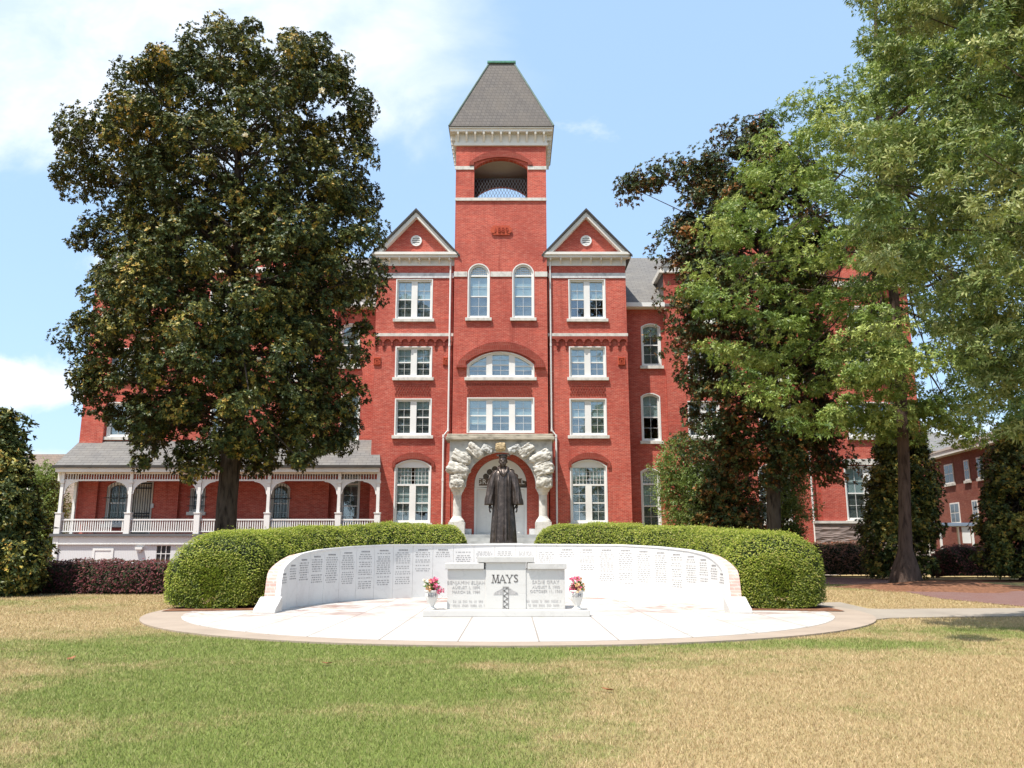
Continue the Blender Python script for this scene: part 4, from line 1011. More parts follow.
m = MB(); m.box(bw[0], bw[1], YPF + .07, YPF + .1, bw[2], bw[3]); m.build('basement_pane', ROOM, porch)
q = R(94, 550.5, 110.5, 575, YPF); m = MB(); m.panel([(q[0] - .12, 0), (q[1] + .12, 0), (q[1] + .12, q[3] + .12), (q[0] - .12, q[3] + .12)], [[(q[0], .03), (q[1], .03), (q[1], q[3]), (q[0], q[3])]], YPF - .05, YPF - .003); m.box(q[0], q[1], YPF - .02, YPF - .004, .03, q[3]); m.build('basement_door', WHITE, porch)
q = R(136.5, 547, 143.5, 549.5, YPF); m = MB(); m.box(q[0], q[1], YPF - .2, YPF - .004, q[2], q[3]); m.box(q[0] + .1, q[1] - .1, YPF - .12, YPF - .005, q[2] - .12, q[2] - .001); m.build('wall_lamp', WHITE, porch)
# barred door inside the porch
q = R(133.5, 483.5, 150.5, 526, YO); yy = YO if q[1] < WIN_OUT['L'][1] else YW
m = MB(); m.panel([(q[0] - .1, zdk), (q[1] + .1, zdk), (q[1] + .1, q[3] + .1), (q[0] - .1, q[3] + .1)], [[(q[0], zdk + .05), (q[1], zdk + .05), (q[1], q[3]), (q[0], q[3])]], yy - .07, yy - .004); m.box(q[0], q[1], yy - .02, yy - .005, zdk + .05, q[3]); bd = m.build('porch_door', m_plain('pale_door_paint', (.60, .57, .50), .5), hall)
m = MB()
for i in range(8): xx = q[0] + (q[1] - q[0]) * i / 7; m.box(xx - .016, xx + .016, yy - .12, yy - .09, zdk + .05, q[3])
for zz in (zdk + .1, zdk + 1.05, zdk + 1.2, q[3] - .28, q[3]): m.box(q[0] - .03, q[1] + .03, yy - .125, yy - .085, zz - .035, zz + .035)
m.build('security_gate', IRON, bd)
q = R(151.2, 503.5, 154, 508, YO); m = MB(); m.box(q[0], q[1], yy - .1, yy - .004, q[2], q[3]); m.build('letter_box', STONE_BAND, hall)

# ---------------------------------------------------------------- memorial wall
WT = [(-9, .22), (-7.2, .30), (-6.6, .46), (-6.0, .64), (-5.2, .80), (-4, .90), (0, 1.01), (5, 1.13), (10, 1.23), (20, 1.33), (35, 1.42), (50, 1.48), (90, 1.51)]
def wall_top(phi):
    a = phi if phi <= 90 else 180 - phi
    return float(np.interp(a, [p[0] for p in WT], [p[1] for p in WT]))
RI, RO = 5.5, 5.86
def ring_pt(phi, r): t = math.radians(phi); return (MX - r * .905 * math.cos(t), MY + r * math.sin(t))
memorial = thing('memorial_wall', (MX, MY + 5.6, 0), 'low curved white marble memorial wall engraved with columns of names', 'wall')
m = MB(); phis = np.linspace(-7.2, 187.2, 325); v = []
for ph in phis:
    zt = wall_top(ph)
    for r, z in ((RI + .03, 0), (RI + .03, zt), (RO, zt), (RO, 0)): x_, y_ = ring_pt(ph, r); v.append((x_, y_, z))
f = []
for i in range(len(phis) - 1):
    o = 4 * i; f += [(o, o + 4, o + 5, o + 1), (o + 1, o + 5, o + 6, o + 2), (o + 2, o + 6, o + 7, o + 3)]
f += [(0, 1, 2, 3), tuple(4 * (len(phis) - 1) + k for k in (3, 2, 1, 0))]
m.add(v, f); m.build('wall_core', COPING, memorial)
m = MB(); v = []
for ph in phis:
    zt = wall_top(ph)
    for r, z in ((RI - .02, zt + .003), (RI - .02, zt + .045), (RI + .10, zt + .045), (RI + .10, zt + .003)): x_, y_ = ring_pt(ph, r); v.append((x_, y_, z))
f = []
for i in range(len(phis) - 1):
    o = 4 * i; f += [(o, o + 1, o + 5, o + 4), (o + 1, o + 2, o + 6, o + 5), (o + 2, o + 3, o + 7, o + 6), (o, o + 4, o + 7, o + 3)]
f += [(0, 3, 2, 1), tuple(4 * (len(phis) - 1) + k for k in (0, 1, 2, 3))]
m.add(v, f); m.build('coping', WALL_MARBLE, memorial)
step = 7.2; start = -6.0; nP = 26
for i in range(nP + 1):
    p0 = start + i * (180 - 2 * start) / (nP + 1); p1 = p0 + (180 - 2 * start) / (nP + 1); gap = .035
    p0 += gap; p1 -= gap; pm = (p0 + p1) / 2
    m = MB()
    for lo, hi in ((0.036, None), ):
        ph4 = np.linspace(p0, p1, 10); v = []; f = []
        for ph in ph4:
            zt = wall_top(ph) - .0
            for r, z in ((RI, .03), (RI, zt), (RI + .029, zt), (RI + .029, .03)): x_, y_ = ring_pt(ph, r); v.append((x_, y_, z))
        for k in range(9):
            o = 4 * k; f += [(o, o + 4, o + 5, o + 1), (o + 1, o + 5, o + 6, o + 2), (o, o + 3, o + 7, o + 4)]
        f += [(0, 1, 2, 3), (39, 38, 37, 36)]; m.add(v, f)
    pn = m.build('panel', WALL_MARBLE, memorial)
    # engraved lines: heading and rows of names too small to read
    side = min(i, nP - i); rows = [3, 5, 8, 10, 12, 13, 14, 14, 14, 8, 3, 6, 6, 6][side]
    if wall_top(pm) < .62: continue
    m = MB(); hw = math.radians(p1 - p0) * RI / 2 * .80; tt = wall_top(pm); th_ = math.radians(pm); cx, cy = ring_pt(pm, RI - .004)
    tx, ty = math.sin(th_), math.cos(th_)
    rr = random.Random(i * 7 + 1)
    def dash(c0, c1, z, h):
        a = ring_pt(pm + math.degrees(c0 / RI), RI - .004); b = ring_pt(pm + math.degrees(c1 / RI), RI - .004)
        m.add([(a[0], a[1], z), (b[0], b[1], z), (b[0], b[1], z + h), (a[0], a[1], z + h)], [(0, 1, 2, 3)])
    z = tt - .14
    if side not in (11, 12, 13): 
        for k in range(6): dash(-.16 + k * .055, -.16 + k * .055 + .04, z, .038)
    zc = z - .07; 
    for r_ in range(rows):
        w = hw * rr.uniform(.75, 1.0); c = -w
        while c < w:
            l = rr.uniform(.03, .12); c1 = min(c + l, w)
            n_ = max(1, int((c1 - c) / .022))
            for q_ in range(n_): dash(c + (c1 - c) * q_ / n_, c + (c1 - c) * (q_ + .62) / n_, zc, .026)
            c = c1 + .03
        zc -= .056
        if rr.random() < .12: zc -= .04
        if zc < .25: break
    # sagitta: lay the flat plate proud of the curve
    m.build('inscription', ENGRAVE, pn)
m = MB()
for lo, hi in ((start, 180 - start),):
    for ph in np.linspace(lo + 12, hi - 12, 60):
        pass
# scroll blocks at both ends
for s_, ph in ((-1, -7.3), (1, 187.3)):
    m = MB(); x_, y_ = ring_pt(ph, (RI + RO) / 2)
    pts = [(0.0, 0), (.50, 0), (.54, .05), (.50, .13), (.38, .18), (.24, .25), (.10, .33), (0, .36)]
    v = [(x_ - .24, y_ - p, z) for p, z in pts] + [(x_ + .24, y_ - p, z) for p, z in pts]; n = len(pts)
    m.add(v, [tuple(range(n)), tuple(range(2 * n - 1, n - 1, -1))] + [(k, k + n, (k + 1) % n + n, (k + 1) % n) for k in range(n)]); m.build('scroll_end', MARBLE, memorial, bevel=.015)

# ---------------------------------------------------------------- the tomb monument
YM = 17.6
tomb = thing('tomb_monument', (X(506, YM, 600), YM + .3, .036), 'stepped white marble tomb engraved MAYS on low plinth between two vases', 'monument')
cxm = X(506, YM, 590)
q = R(430.5, 616.5, 592.5, 624, YM - .3); zp = .036 + .13
m = MB(); m.box(cxm - 1.68, cxm + 1.70, YM - .34, YM + 1.2, .037, zp); m.build('plinth', MARBLE, tomb, bevel=.012)
b0, b1 = X(447.2, YM, 595), X(565, YM, 595); c0, c1 = X(485.5, YM, 590), X(526, YM, 590)
zcap_s0, zcap_s1 = Z(569.3, YM), Z(563.2, YM); zcap_c0, zcap_c1 = Z(562.6, YM), Z(556.6, YM)
m = MB(); m.box(b0, b1, YM, YM + 1.0, zp + .001, zcap_s0); m.box(c0, c1, YM - .02, YM + 1.02, zp + .0015, zcap_c0); m.build('tomb_body', MARBLE, tomb, bevel=.006)
for (a, b, z0, z1) in ((X(445.3, YM, 566), c0 - .03, zcap_s0 + .001, zcap_s1), (c1 + .03, X(566.4, YM, 566), zcap_s0 + .001, zcap_s1), (X(477.4, YM, 559), X(534, YM, 559), zcap_c0 + .001, zcap_c1)):
    m = MB(); m.box(a, b, YM - .075, YM + 1.075, z0, z1); m.build('cap_stone', m_marble('cap_marble', (.47, .455, .43), (.36, .345, .32), .5, 1.4, .5), tomb, bevel=.012)
yi = YM - .024
def put(x, z, y): return lambda c: (x + c.x, y - c.z, z + c.y)
xm, zm = X(505.7, YM, 578), Z(578.8, YM)
m = MB(); H = .155; gapL = .185
def stroke(x0, z0, x1, z1, w):
    d = Vector((x1 - x0, 0, z1 - z0)).normalized(); n_ = Vector((w / 2, 0, 0)) if abs(d.x) < .9 else Vector((0, 0, w / 2))
    a, b = Vector((x0, yi, z0)), Vector((x1, yi, z1)); off = Vector((0, .003, 0))
    ring = [a - n_, a + n_, b + n_, b - n_]; m.add([tuple(p - off) for p in ring] + [tuple(p + off) for p in ring], [(0, 1, 2, 3), (7, 6, 5, 4), (0, 4, 5, 1), (1, 5, 6, 2), (2, 6, 7, 3), (3, 7, 4, 0)])
def serif(x, z, w=.055): m.box(x - w / 2, x + w / 2, yi - .003, yi + .003, z - .006, z + .006)
z0, z1 = zm - H / 2, zm + H / 2
x = xm - .215; stroke(x - .055, z0, x - .04, z1, .012); stroke(x - .04, z1, x + .005, z0, .019); stroke(x + .005, z0, x + .05, z1, .012); stroke(x + .065, z0, x + .05, z1, .02)
for a in ((x - .055, z0), (x + .065, z0), (x - .045, z1), (x + .055, z1)): serif(*a)
x = xm - .068; stroke(x - .058, z0, x, z1, .012); stroke(x + .058, z0, x, z1, .02); m.box(x - .035, x + .038, yi - .003, yi + .003, z0 + .045, z0 + .057); serif(x - .058, z0); serif(x + .058, z0)
x = xm + .078; stroke(x - .055, z1, x, z0 + .07, .019); stroke(x + .055, z1, x, z0 + .07, .012); stroke(x, z0, x, z0 + .075, .019); serif(x, z0); serif(x - .055, z1); serif(x + .055, z1)
m.text('S', .225, put(xm + .212, zm, yi), extrude=.003)
m.build('surname', ENGRAVE_DARK, tomb)
def lines(px, rows, size, mat, mcol='inscription'):
    m = MB()
    for txt, py in rows: m = MB(); m.text(txt, size, put(X(px, YM, py), Z(py, YM), YM - .004), extrude=.003, space=1.05); m.build(mcol, mat, tomb)
ENG2 = m_plain('engraved_pale', (.42, .40, .385), .9, .2, 20)
lines(466, [('BENJAMIN ELIJAH', 582.7)], .098, ENG2); lines(545.5, [('SADIE GRAY', 582)], .098, ENG2)
lines(466, [('AUGUST 1, 1894', 587.4), ('MARCH 28, 1984', 592)], .076, ENG2)
lines(546, [('AUGUST 5, 1900', 586.9), ('OCTOBER 11, 1969', 591.3)], .076, ENG2)
def faint(px0, px1, pys, seed):
    rr = random.Random(seed)
    for py in pys:
        m = MB()
        a, b = X(px0, YM, py), X(px1, YM, py); zz = Z(py, YM); c = a
        while c < b:
            l = rr.uniform(.05, .16); e = min(b, c + l); n_ = max(1, int((e - c) / .026))
            for k in range(n_): m.box(c + (e - c) * k / n_, c + (e - c) * (k + .55) / n_, YM - .007, YM - .004, zz - .02, zz + .02)
            c = e + .035
        m.build('inscription', ENG2, tomb)
faint(453, 484.5, (601.2, 605.4), 4); faint(514, 561, (601, 605.2, 609.4), 9)
# torch emblem: patterned shaft with small wings
tx_, tz0, tz1 = X(505.8, YM, 600), zp + .004, Z(587.6, YM); m = MB(); w = .062
m.box(tx_ - w, tx_ - w + .012, yi - .004, yi + .004, tz0, tz1); m.box(tx_ + w - .012, tx_ + w, yi - .004, yi + .004, tz0, tz1); n = 8
for k in range(n):
    za, zb = tz0 + (tz1 - tz0) * k / n, tz0 + (tz1 - tz0) * (k + 1) / n; s_ = 1 if k % 2 else -1
    stroke(tx_ - s_ * (w - .02), za, tx_ + s_ * (w - .02), zb, .022); m.box(tx_ - .012 + s_ * .025, tx_ + .012 + s_ * .025, yi - .003, yi + .003, za + .02, za + .05)
m.box(tx_ - w, tx_ + w, yi - .0042, yi + .0042, tz1, tz1 + .02)
m.build('torch_shaft', m_plain('engraved_grey_dark', (.20, .19, .18), .9, .3, 20), tomb)
m = MB()
for s_ in (-1, 1):
    for k in range(4): stroke(tx_ + s_ * (w + .01), tz1 - .015 - .03 * k, tx_ + s_ * (w + .17 - .02 * k), tz1 - .105 - .006 * k if k < 3 else tz1 - .12, .016)
    m.box(tx_ + s_ * (w + .01), tx_ + s_ * (w + .19), yi - .0035, yi + .0035, tz1 - .135, tz1 - .123)
m.build('torch_wing', ENG2, tomb)

# vases and bouquets
def vase(px, text, label, rot):
    x_ = X(px, YM - .1, 610); y_ = YM - .12; z_ = zp
    t = thing('marble_vase', (x_, y_, z_), label, 'vase', 'urns beside the tomb')
    m = MB(); m.lathe([(.095, 0), (.10, .025), (.06, .045), (.055, .07), (.10, .16), (.132, .26), (.137, .31), (.125, .345), (.145, .36), (.15, .385), (.12, .385), (.10, .34)], (x_, y_, z_ + .001), 24); b = m.build('vase_body', VASE_MAT, t, smooth=True)
    def wrap(c):
        a = c.x / .139 + rot; return (x_ + math.sin(a) * (.139 + c.z), y_ - math.cos(a) * (.139 + c.z), z_ + .285 + c.y)
    m = MB(); m.text(text, .105, wrap, extrude=.006); m.build('initials', ENGRAVE, t)
    return x_, y_, z_ + .36
def bouquet(c, label, cols, seed, flip):
    rg = np.random.default_rng(seed); x_, y_, z_ = c
    t = thing('flower_bouquet', c, label, 'flowers', 'bouquets in the marble vases'); m = MB()
    heads = []
    for k in range(24):
        a = rg.uniform(0, 6.28); r = rg.uniform(.03, .19); h = rg.uniform(.03, .28) - r * .2; hx = x_ + math.cos(a) * r + flip * .03; hy = y_ + math.sin(a) * r; heads.append((hx, hy, z_ + h, (hx - x_) * flip))
        m.tube([(x_ + math.cos(a) * .03, y_ + math.sin(a) * .03, z_ - .05), (hx, hy, z_ + h)], .004, 5)
    m.build('stems', BLOOM_LEAF, t)
    sel = {0: [], 1: [], 2: []}
    for i, hd in enumerate(heads):
        s_ = hd[3] + rg.normal(0, .03); sel[0 if s_ > .0 else (1 if s_ > -.1 else 2)].append(hd)
    for kind, mat, nm in ((0, cols[0], 'pink_flower'), (1, cols[1], 'peach_flower'), (2, cols[2], 'cream_flower')):
        for hd in sel[kind]:
            n = 16; d = sphere_dirs(n, rg); P = np.array(hd[:3])[None] + d * .012
            V, Fc, _ = leaves(P, d, np.full(n, .055) * rg.uniform(.7, 1.2, n), np.full(n, .045), rg.normal(size=(n, 3)), np.zeros(n)); np_mesh(nm, V, Fc, mat, t)
    n = 60; a = rg.uniform(0, 6.28, n); P = np.stack([x_ + np.cos(a) * .05, y_ + np.sin(a) * .05, z_ + rg.uniform(-.02, .16, n)], 1); D = np.stack([np.cos(a), np.sin(a), rg.uniform(-.3, 1, n)], 1)
    V, Fc, _ = leaves(P, D, rg.uniform(.07, .15, n), np.full(n, .045), rg.normal(size=(n, 3)) + [0, 0, 1], np.zeros(n)); np_mesh('foliage', V, Fc, BLOOM_LEAF, t)
p1 = vase(431.5, 'BEM', 'white marble vase lettered BEM, left of the tomb', 0.15); p2 = vase(577, 'SGM', 'white marble vase lettered SGM, right of the tomb', -0.1)
bouquet(p1, 'bouquet with pink flowers on its right side, in the vase left of the tomb', (PETAL_P, PETAL_O, PETAL_W), 5, 1)
bouquet(p2, 'bouquet with pink flowers on its left side, in the vase right of the tomb', (PETAL_P, PETAL_O, PETAL_O), 11, -1)

# ---------------------------------------------------------------- bronze statue
YS = 26.9; SX = X(503.4, YS, 500); SU = YS * .985 / F; ZS = Z(543.2, YS)
statue = thing('bronze_statue', (SX, YS, 0), 'dark bronze statue of a standing man in academic gown and flat cap', 'statue')
def sp_(px, py, d=0.0): return (SX + (px - 503.4) * SU, YS + d, ZS + (543 - py) * SU)
# gown: lofted ellipses with hanging folds
def loft(m, rows, n=72, mi=0, fold=None, close=True):
    v, f = [], []
    for j, (c, rx, ry) in enumerate(rows):
        for k in range(n):
            t = 2 * math.pi * k / n; q = 1 + (fold(t, j / (len(rows) - 1)) if fold else 0)
            v.append((c[0] + rx * q * math.cos(t), c[1] + ry * q * math.sin(t), c[2]))
    for j in range(len(rows) - 1):
        for k in range(n): f.append((j * n + k, j * n + (k + 1) % n, (j + 1) * n + (k + 1) % n, (j + 1) * n + k))
    f.append(tuple(range(n - 1, -1, -1))); f.append(tuple((len(rows) - 1) * n + k for k in range(n))); m.add(v, f, mi)
prof = [(543.0, 13.2, 12.0), (535, 12.7, 11.6), (525, 12.0, 11.0), (515, 11.2, 10.3), (505, 10.5, 9.5), (497, 10.2, 9.0), (489, 10.3, 8.6), (482, 10.9, 8.4), (477, 11.3, 7.8), (473.5, 11.4, 6.6), (471.6, 10.2, 5.4), (470.3, 7.2, 4.6), (468.8, 3.4, 3.3)]
rows = []
ys_ = np.linspace(543.0, 468.8, 60)
pa = np.array(prof)[::-1]
for y in ys_:
    rx = np.interp(y, pa[:, 0], pa[:, 1]); ry = np.interp(y, pa[:, 0], pa[:, 2]); rows.append((sp_(503.3, y), rx * SU, ry * SU))
def fold(t, h):
    amp = .062 * (1 - h) ** .8 + .012; s_ = math.sin(9 * t + 1.2 + .6 * h) * .6 + math.sin(15 * t + 3.1 - h) * .45 + math.sin(23 * t + .4) * .25
    return amp * (abs(s_) ** .8 * (1 if s_ > 0 else -1)) * min(1, (1 - h) * 5 + .05)
m = MB(); loft(m, rows, 96, 0, fold)
# wide sleeves
for s_ in (-1, 1):
    arm = [(511.6, 471.4, 2.6, 4.0), (513.4, 474, 3.6, 4.6), (514.8, 478, 4.2, 5.0), (515.9, 483, 4.4, 5.5), (517.2, 491, 4.6, 6.1), (518.4, 499, 4.75, 6.6), (518.8, 505.3, 4.9, 7.0)]
    ax = np.array(arm); rws = []
    for y in np.linspace(505.4, 470.9, 30):
        cx_ = np.interp(y, ax[:, 1], ax[:, 0]) - 503.4; rx = np.interp(y, ax[:, 1], ax[:, 2]); ry = np.interp(y, ax[:, 1], ax[:, 3])
        if s_ < 0: cx_ = cx_ * .97
        rws.append((sp_(503.4 + s_ * (cx_ - .9), y, -.02 - .05 * (y - 472) / 33), rx * SU, ry * SU))
    def fs(t, h, s_=s_): return (.14 * (1 - h) + .03) * (math.sin(5 * t + 7 * h + s_) * .55 + math.sin(9 * t - 9 * h + 2) * .5 + .25 * math.sin(4 * t + 16 * h)) * (1 if s_ > 0 else .7)
    loft(m, rws, 48, 0, fs)
gown = m.build('gown', BRONZE, statue, smooth=True)
# front closing strip, yoke and hood collar
m = MB(); strip = []
for y in (541, 525, 505, 490, 480, 476):
    ry = np.interp(y, pa[:, 0], pa[:, 2]); strip.append(sp_(503.6, y, -(ry + .25) * SU))
m.tube(strip, .022, 6)
for s_ in (-1, 1):
    m.tube([sp_(503.6, 477.5, -8.4 * SU), sp_(503.4 + s_ * 2.4, 473.5, -7.4 * SU), sp_(503.4 + s_ * 3.8, 470, -4.4 * SU), sp_(503.4 + s_ * 4.4, 468.6, -.6 * SU), sp_(503.4 + s_ * 2.6, 468.2, 3.2 * SU)], [.02, .05, .06, .06, .05], 8)
    m.tube([sp_(503.4 + s_ * 4.6, 474, -7.4 * SU), sp_(503.4 + s_ * 5.6, 490, -8.2 * SU), sp_(503.4 + s_ * 5.9, 510, -9.2 * SU), sp_(503.4 + s_ * 6.8, 540, -11.2 * SU)], .012, 6)
m.build('collar', BRONZE, statue, smooth=True)
# the body: one continuous remeshed figure, head turned slightly
m = MB()
def ell(c, rx, ry, rz, n=20):
    v, f = [], []; h = 12
    for j in range(1, h):
        a = math.pi * j / h - math.pi / 2
        for k in range(n): t = 2 * math.pi * k / n; v.append((c[0] + rx * math.cos(a) * math.cos(t), c[1] + ry * math.cos(a) * math.sin(t), c[2] + rz * math.sin(a)))
    for j in range(h - 2):
        for k in range(n): f.append((j * n + k, j * n + (k + 1) % n, (j + 1) * n + (k + 1) % n, (j + 1) * n + k))
    f.append(tuple(range(n - 1, -1, -1))); f.append(tuple((h - 2) * n + k for k in range(n))); m.add(v, f)
hc = 503.0
ell(sp_(hc, 460.4), 4.15 * SU, 5.0 * SU, 5.9 * SU)                                   # skull
ell(sp_(hc, 463.7, -1.2 * SU), 3.25 * SU, 3.6 * SU, 4.0 * SU)                         # jaw
ell(sp_(hc, 466.4, -3.2 * SU), 1.5 * SU, 1.2 * SU, 1.0 * SU)                          # chin
for s_ in (-1, 1):
    ell(sp_(hc + s_ * 4.15, 461.6, .6 * SU), .55 * SU, 1.0 * SU, 1.45 * SU)           # ears
    ell(sp_(hc + s_ * 1.6, 460.0, -4.4 * SU), 1.35 * SU, .6 * SU, .42 * SU)           # brow
    ell(sp_(hc + s_ * 1.6, 461.0, -4.0 * SU), .75 * SU, .75 * SU, .42 * SU)           # eyes
    ell(sp_(hc + s_ * 2.2, 463.0, -3.5 * SU), 1.2 * SU, .8 * SU, .9 * SU)             # cheeks
m.tube([sp_(hc, 460.3, -4.7 * SU), sp_(hc, 462.9, -5.6 * SU), sp_(hc, 463.2, -4.6 * SU)], [.45 * SU, .85 * SU, .5 * SU], 8)
ell(sp_(hc, 464.7, -4.3 * SU), 1.35 * SU, .6 * SU, .3 * SU); ell(sp_(hc, 465.5, -4.1 * SU), 1.15 * SU, .6 * SU, .32 * SU)
m.tube([sp_(503.2, 464, .3 * SU), sp_(503.3, 468, .3 * SU), sp_(503.3, 473, .2 * SU)], [2.7 * SU, 2.6 * SU, 3.6 * SU], 14)
m.tube([sp_(503.3, 472), sp_(503.3, 485), sp_(503.3, 505)], [6.0 * SU, 6.5 * SU, 6.5 * SU], 16)
for s_ in (-1, 1):
    m.tube([sp_(503.3, 476), sp_(503.3 + s_ * 7, 474.5), sp_(503.3 + s_ * 10.8, 480), sp_(503.3 + s_ * 12.4, 490, .01), sp_(503.3 + s_ * 13.2, 505.5, -.06)], [3 * SU, 2.8 * SU, 2.6 * SU, 2.2 * SU, 1.25 * SU], 12)
    m.tube([sp_(503.3 + s_ * 4, 503), sp_(503.3 + s_ * 4.2, 525), sp_(503.3 + s_ * 4.2, 541)], [4 * SU, 3 * SU, 2 * SU], 12)
    m.tube([sp_(503.3 + s_ * 4.2, 541.5, .05), sp_(503.3 + s_ * 4.6, 542, -12.8 * SU)], [1.5 * SU, 1.3 * SU], 10)
    # hand: palm, four curled fingers, thumb
    wx = 503.3 + s_ * 13.2; d0 = -.06
    m.tube([sp_(wx, 504.5, d0), sp_(wx + s_ * .1, 506.6, d0 - .01), sp_(wx + s_ * .1, 508.6, d0 - .02)], [1.05 * SU, 1.5 * SU, 1.45 * SU], 12)
    for k in range(4):
        oy = (-1.5 + k * 1.0) * SU; ln = (.92, 1.05, 1.0, .8)[k]; xx = wx + s_ * (.5 - .22 * k if k else .2)
        m.tube([sp_(xx, 508.2, d0 - .02 + oy), sp_(xx + s_ * .5, 508.3 + 2.1 * ln, d0 - .035 + oy), sp_(xx + s_ * .1, 508.3 + 3.7 * ln, d0 - .05 + oy), sp_(xx - s_ * 1.0, 508.3 + 4.7 * ln, d0 - .05 + oy)], [.56 * SU, .52 * SU, .46 * SU, .36 * SU], 8)
    m.tube([sp_(wx - s_ * .6, 506.4, d0 - 1.2 * SU), sp_(wx - s_ * 1.7, 508.0, d0 - 2.0 * SU), sp_(wx - s_ * 1.9, 510.2, d0 - 2.1 * SU)], [.62 * SU, .56 * SU, .42 * SU], 8)
body = m.build('body', BRONZE, statue, smooth=True)
rm = body.modifiers.new('remesh', 'REMESH'); rm.mode = 'VOXEL'; rm.voxel_size = .011; rm.use_smooth_shade = True
sm = body.modifiers.new('smooth', 'SMOOTH'); sm.iterations = 3; sm.factor = .5
# cap: soft crown band with a flat slightly tilted board
m = MB(); c = sp_(hc, 457.0, .2 * SU); m.lathe([(4.35 * SU, -.6 * SU), (4.5 * SU, .4 * SU), (4.3 * SU, 1.6 * SU), (3.6 * SU, 2.4 * SU)], c, 24, 0, 1, 1.16)
cz = 454.9; R_ = 6.5
pts = [(-R_, 0), (0, -R_), (R_, 0), (0, R_)]
top_ = [(-6.9, -1.8), (-1.2, -6.4), (6.8, -2.2), (6.3, 3.2), (.8, 6.4), (-6.2, 3.4)]
v = []
for dz in (-.45, .55):
    for (a, b) in top_: v.append((c[0] + a * SU, c[1] + b * SU, sp_(0, cz)[2] + (dz + .03 * a - .10 * b * .3) * SU))
n = 6; m.add(v, [tuple(range(n - 1, -1, -1)), tuple(range(n, 2 * n))] + [(k, (k + 1) % n, (k + 1) % n + n, k + n) for k in range(n)])
m.tube([sp_(hc, 454.2, 0), sp_(hc + 6.4, 454.6, -2 * SU), sp_(hc + 6.6, 457.5, -2 * SU)], .016, 6)
m.build('cap', BRONZE, statue, bevel=.012)
m = MB(); m.box(SX - .75, SX + .75, YS - .7, YS + .7, 0, ZS - .12); m.box(SX - .62, SX + .62, YS - .58, YS + .58, ZS - .119, ZS - .003); m.build('pedestal', STEP, statue, bevel=.02)

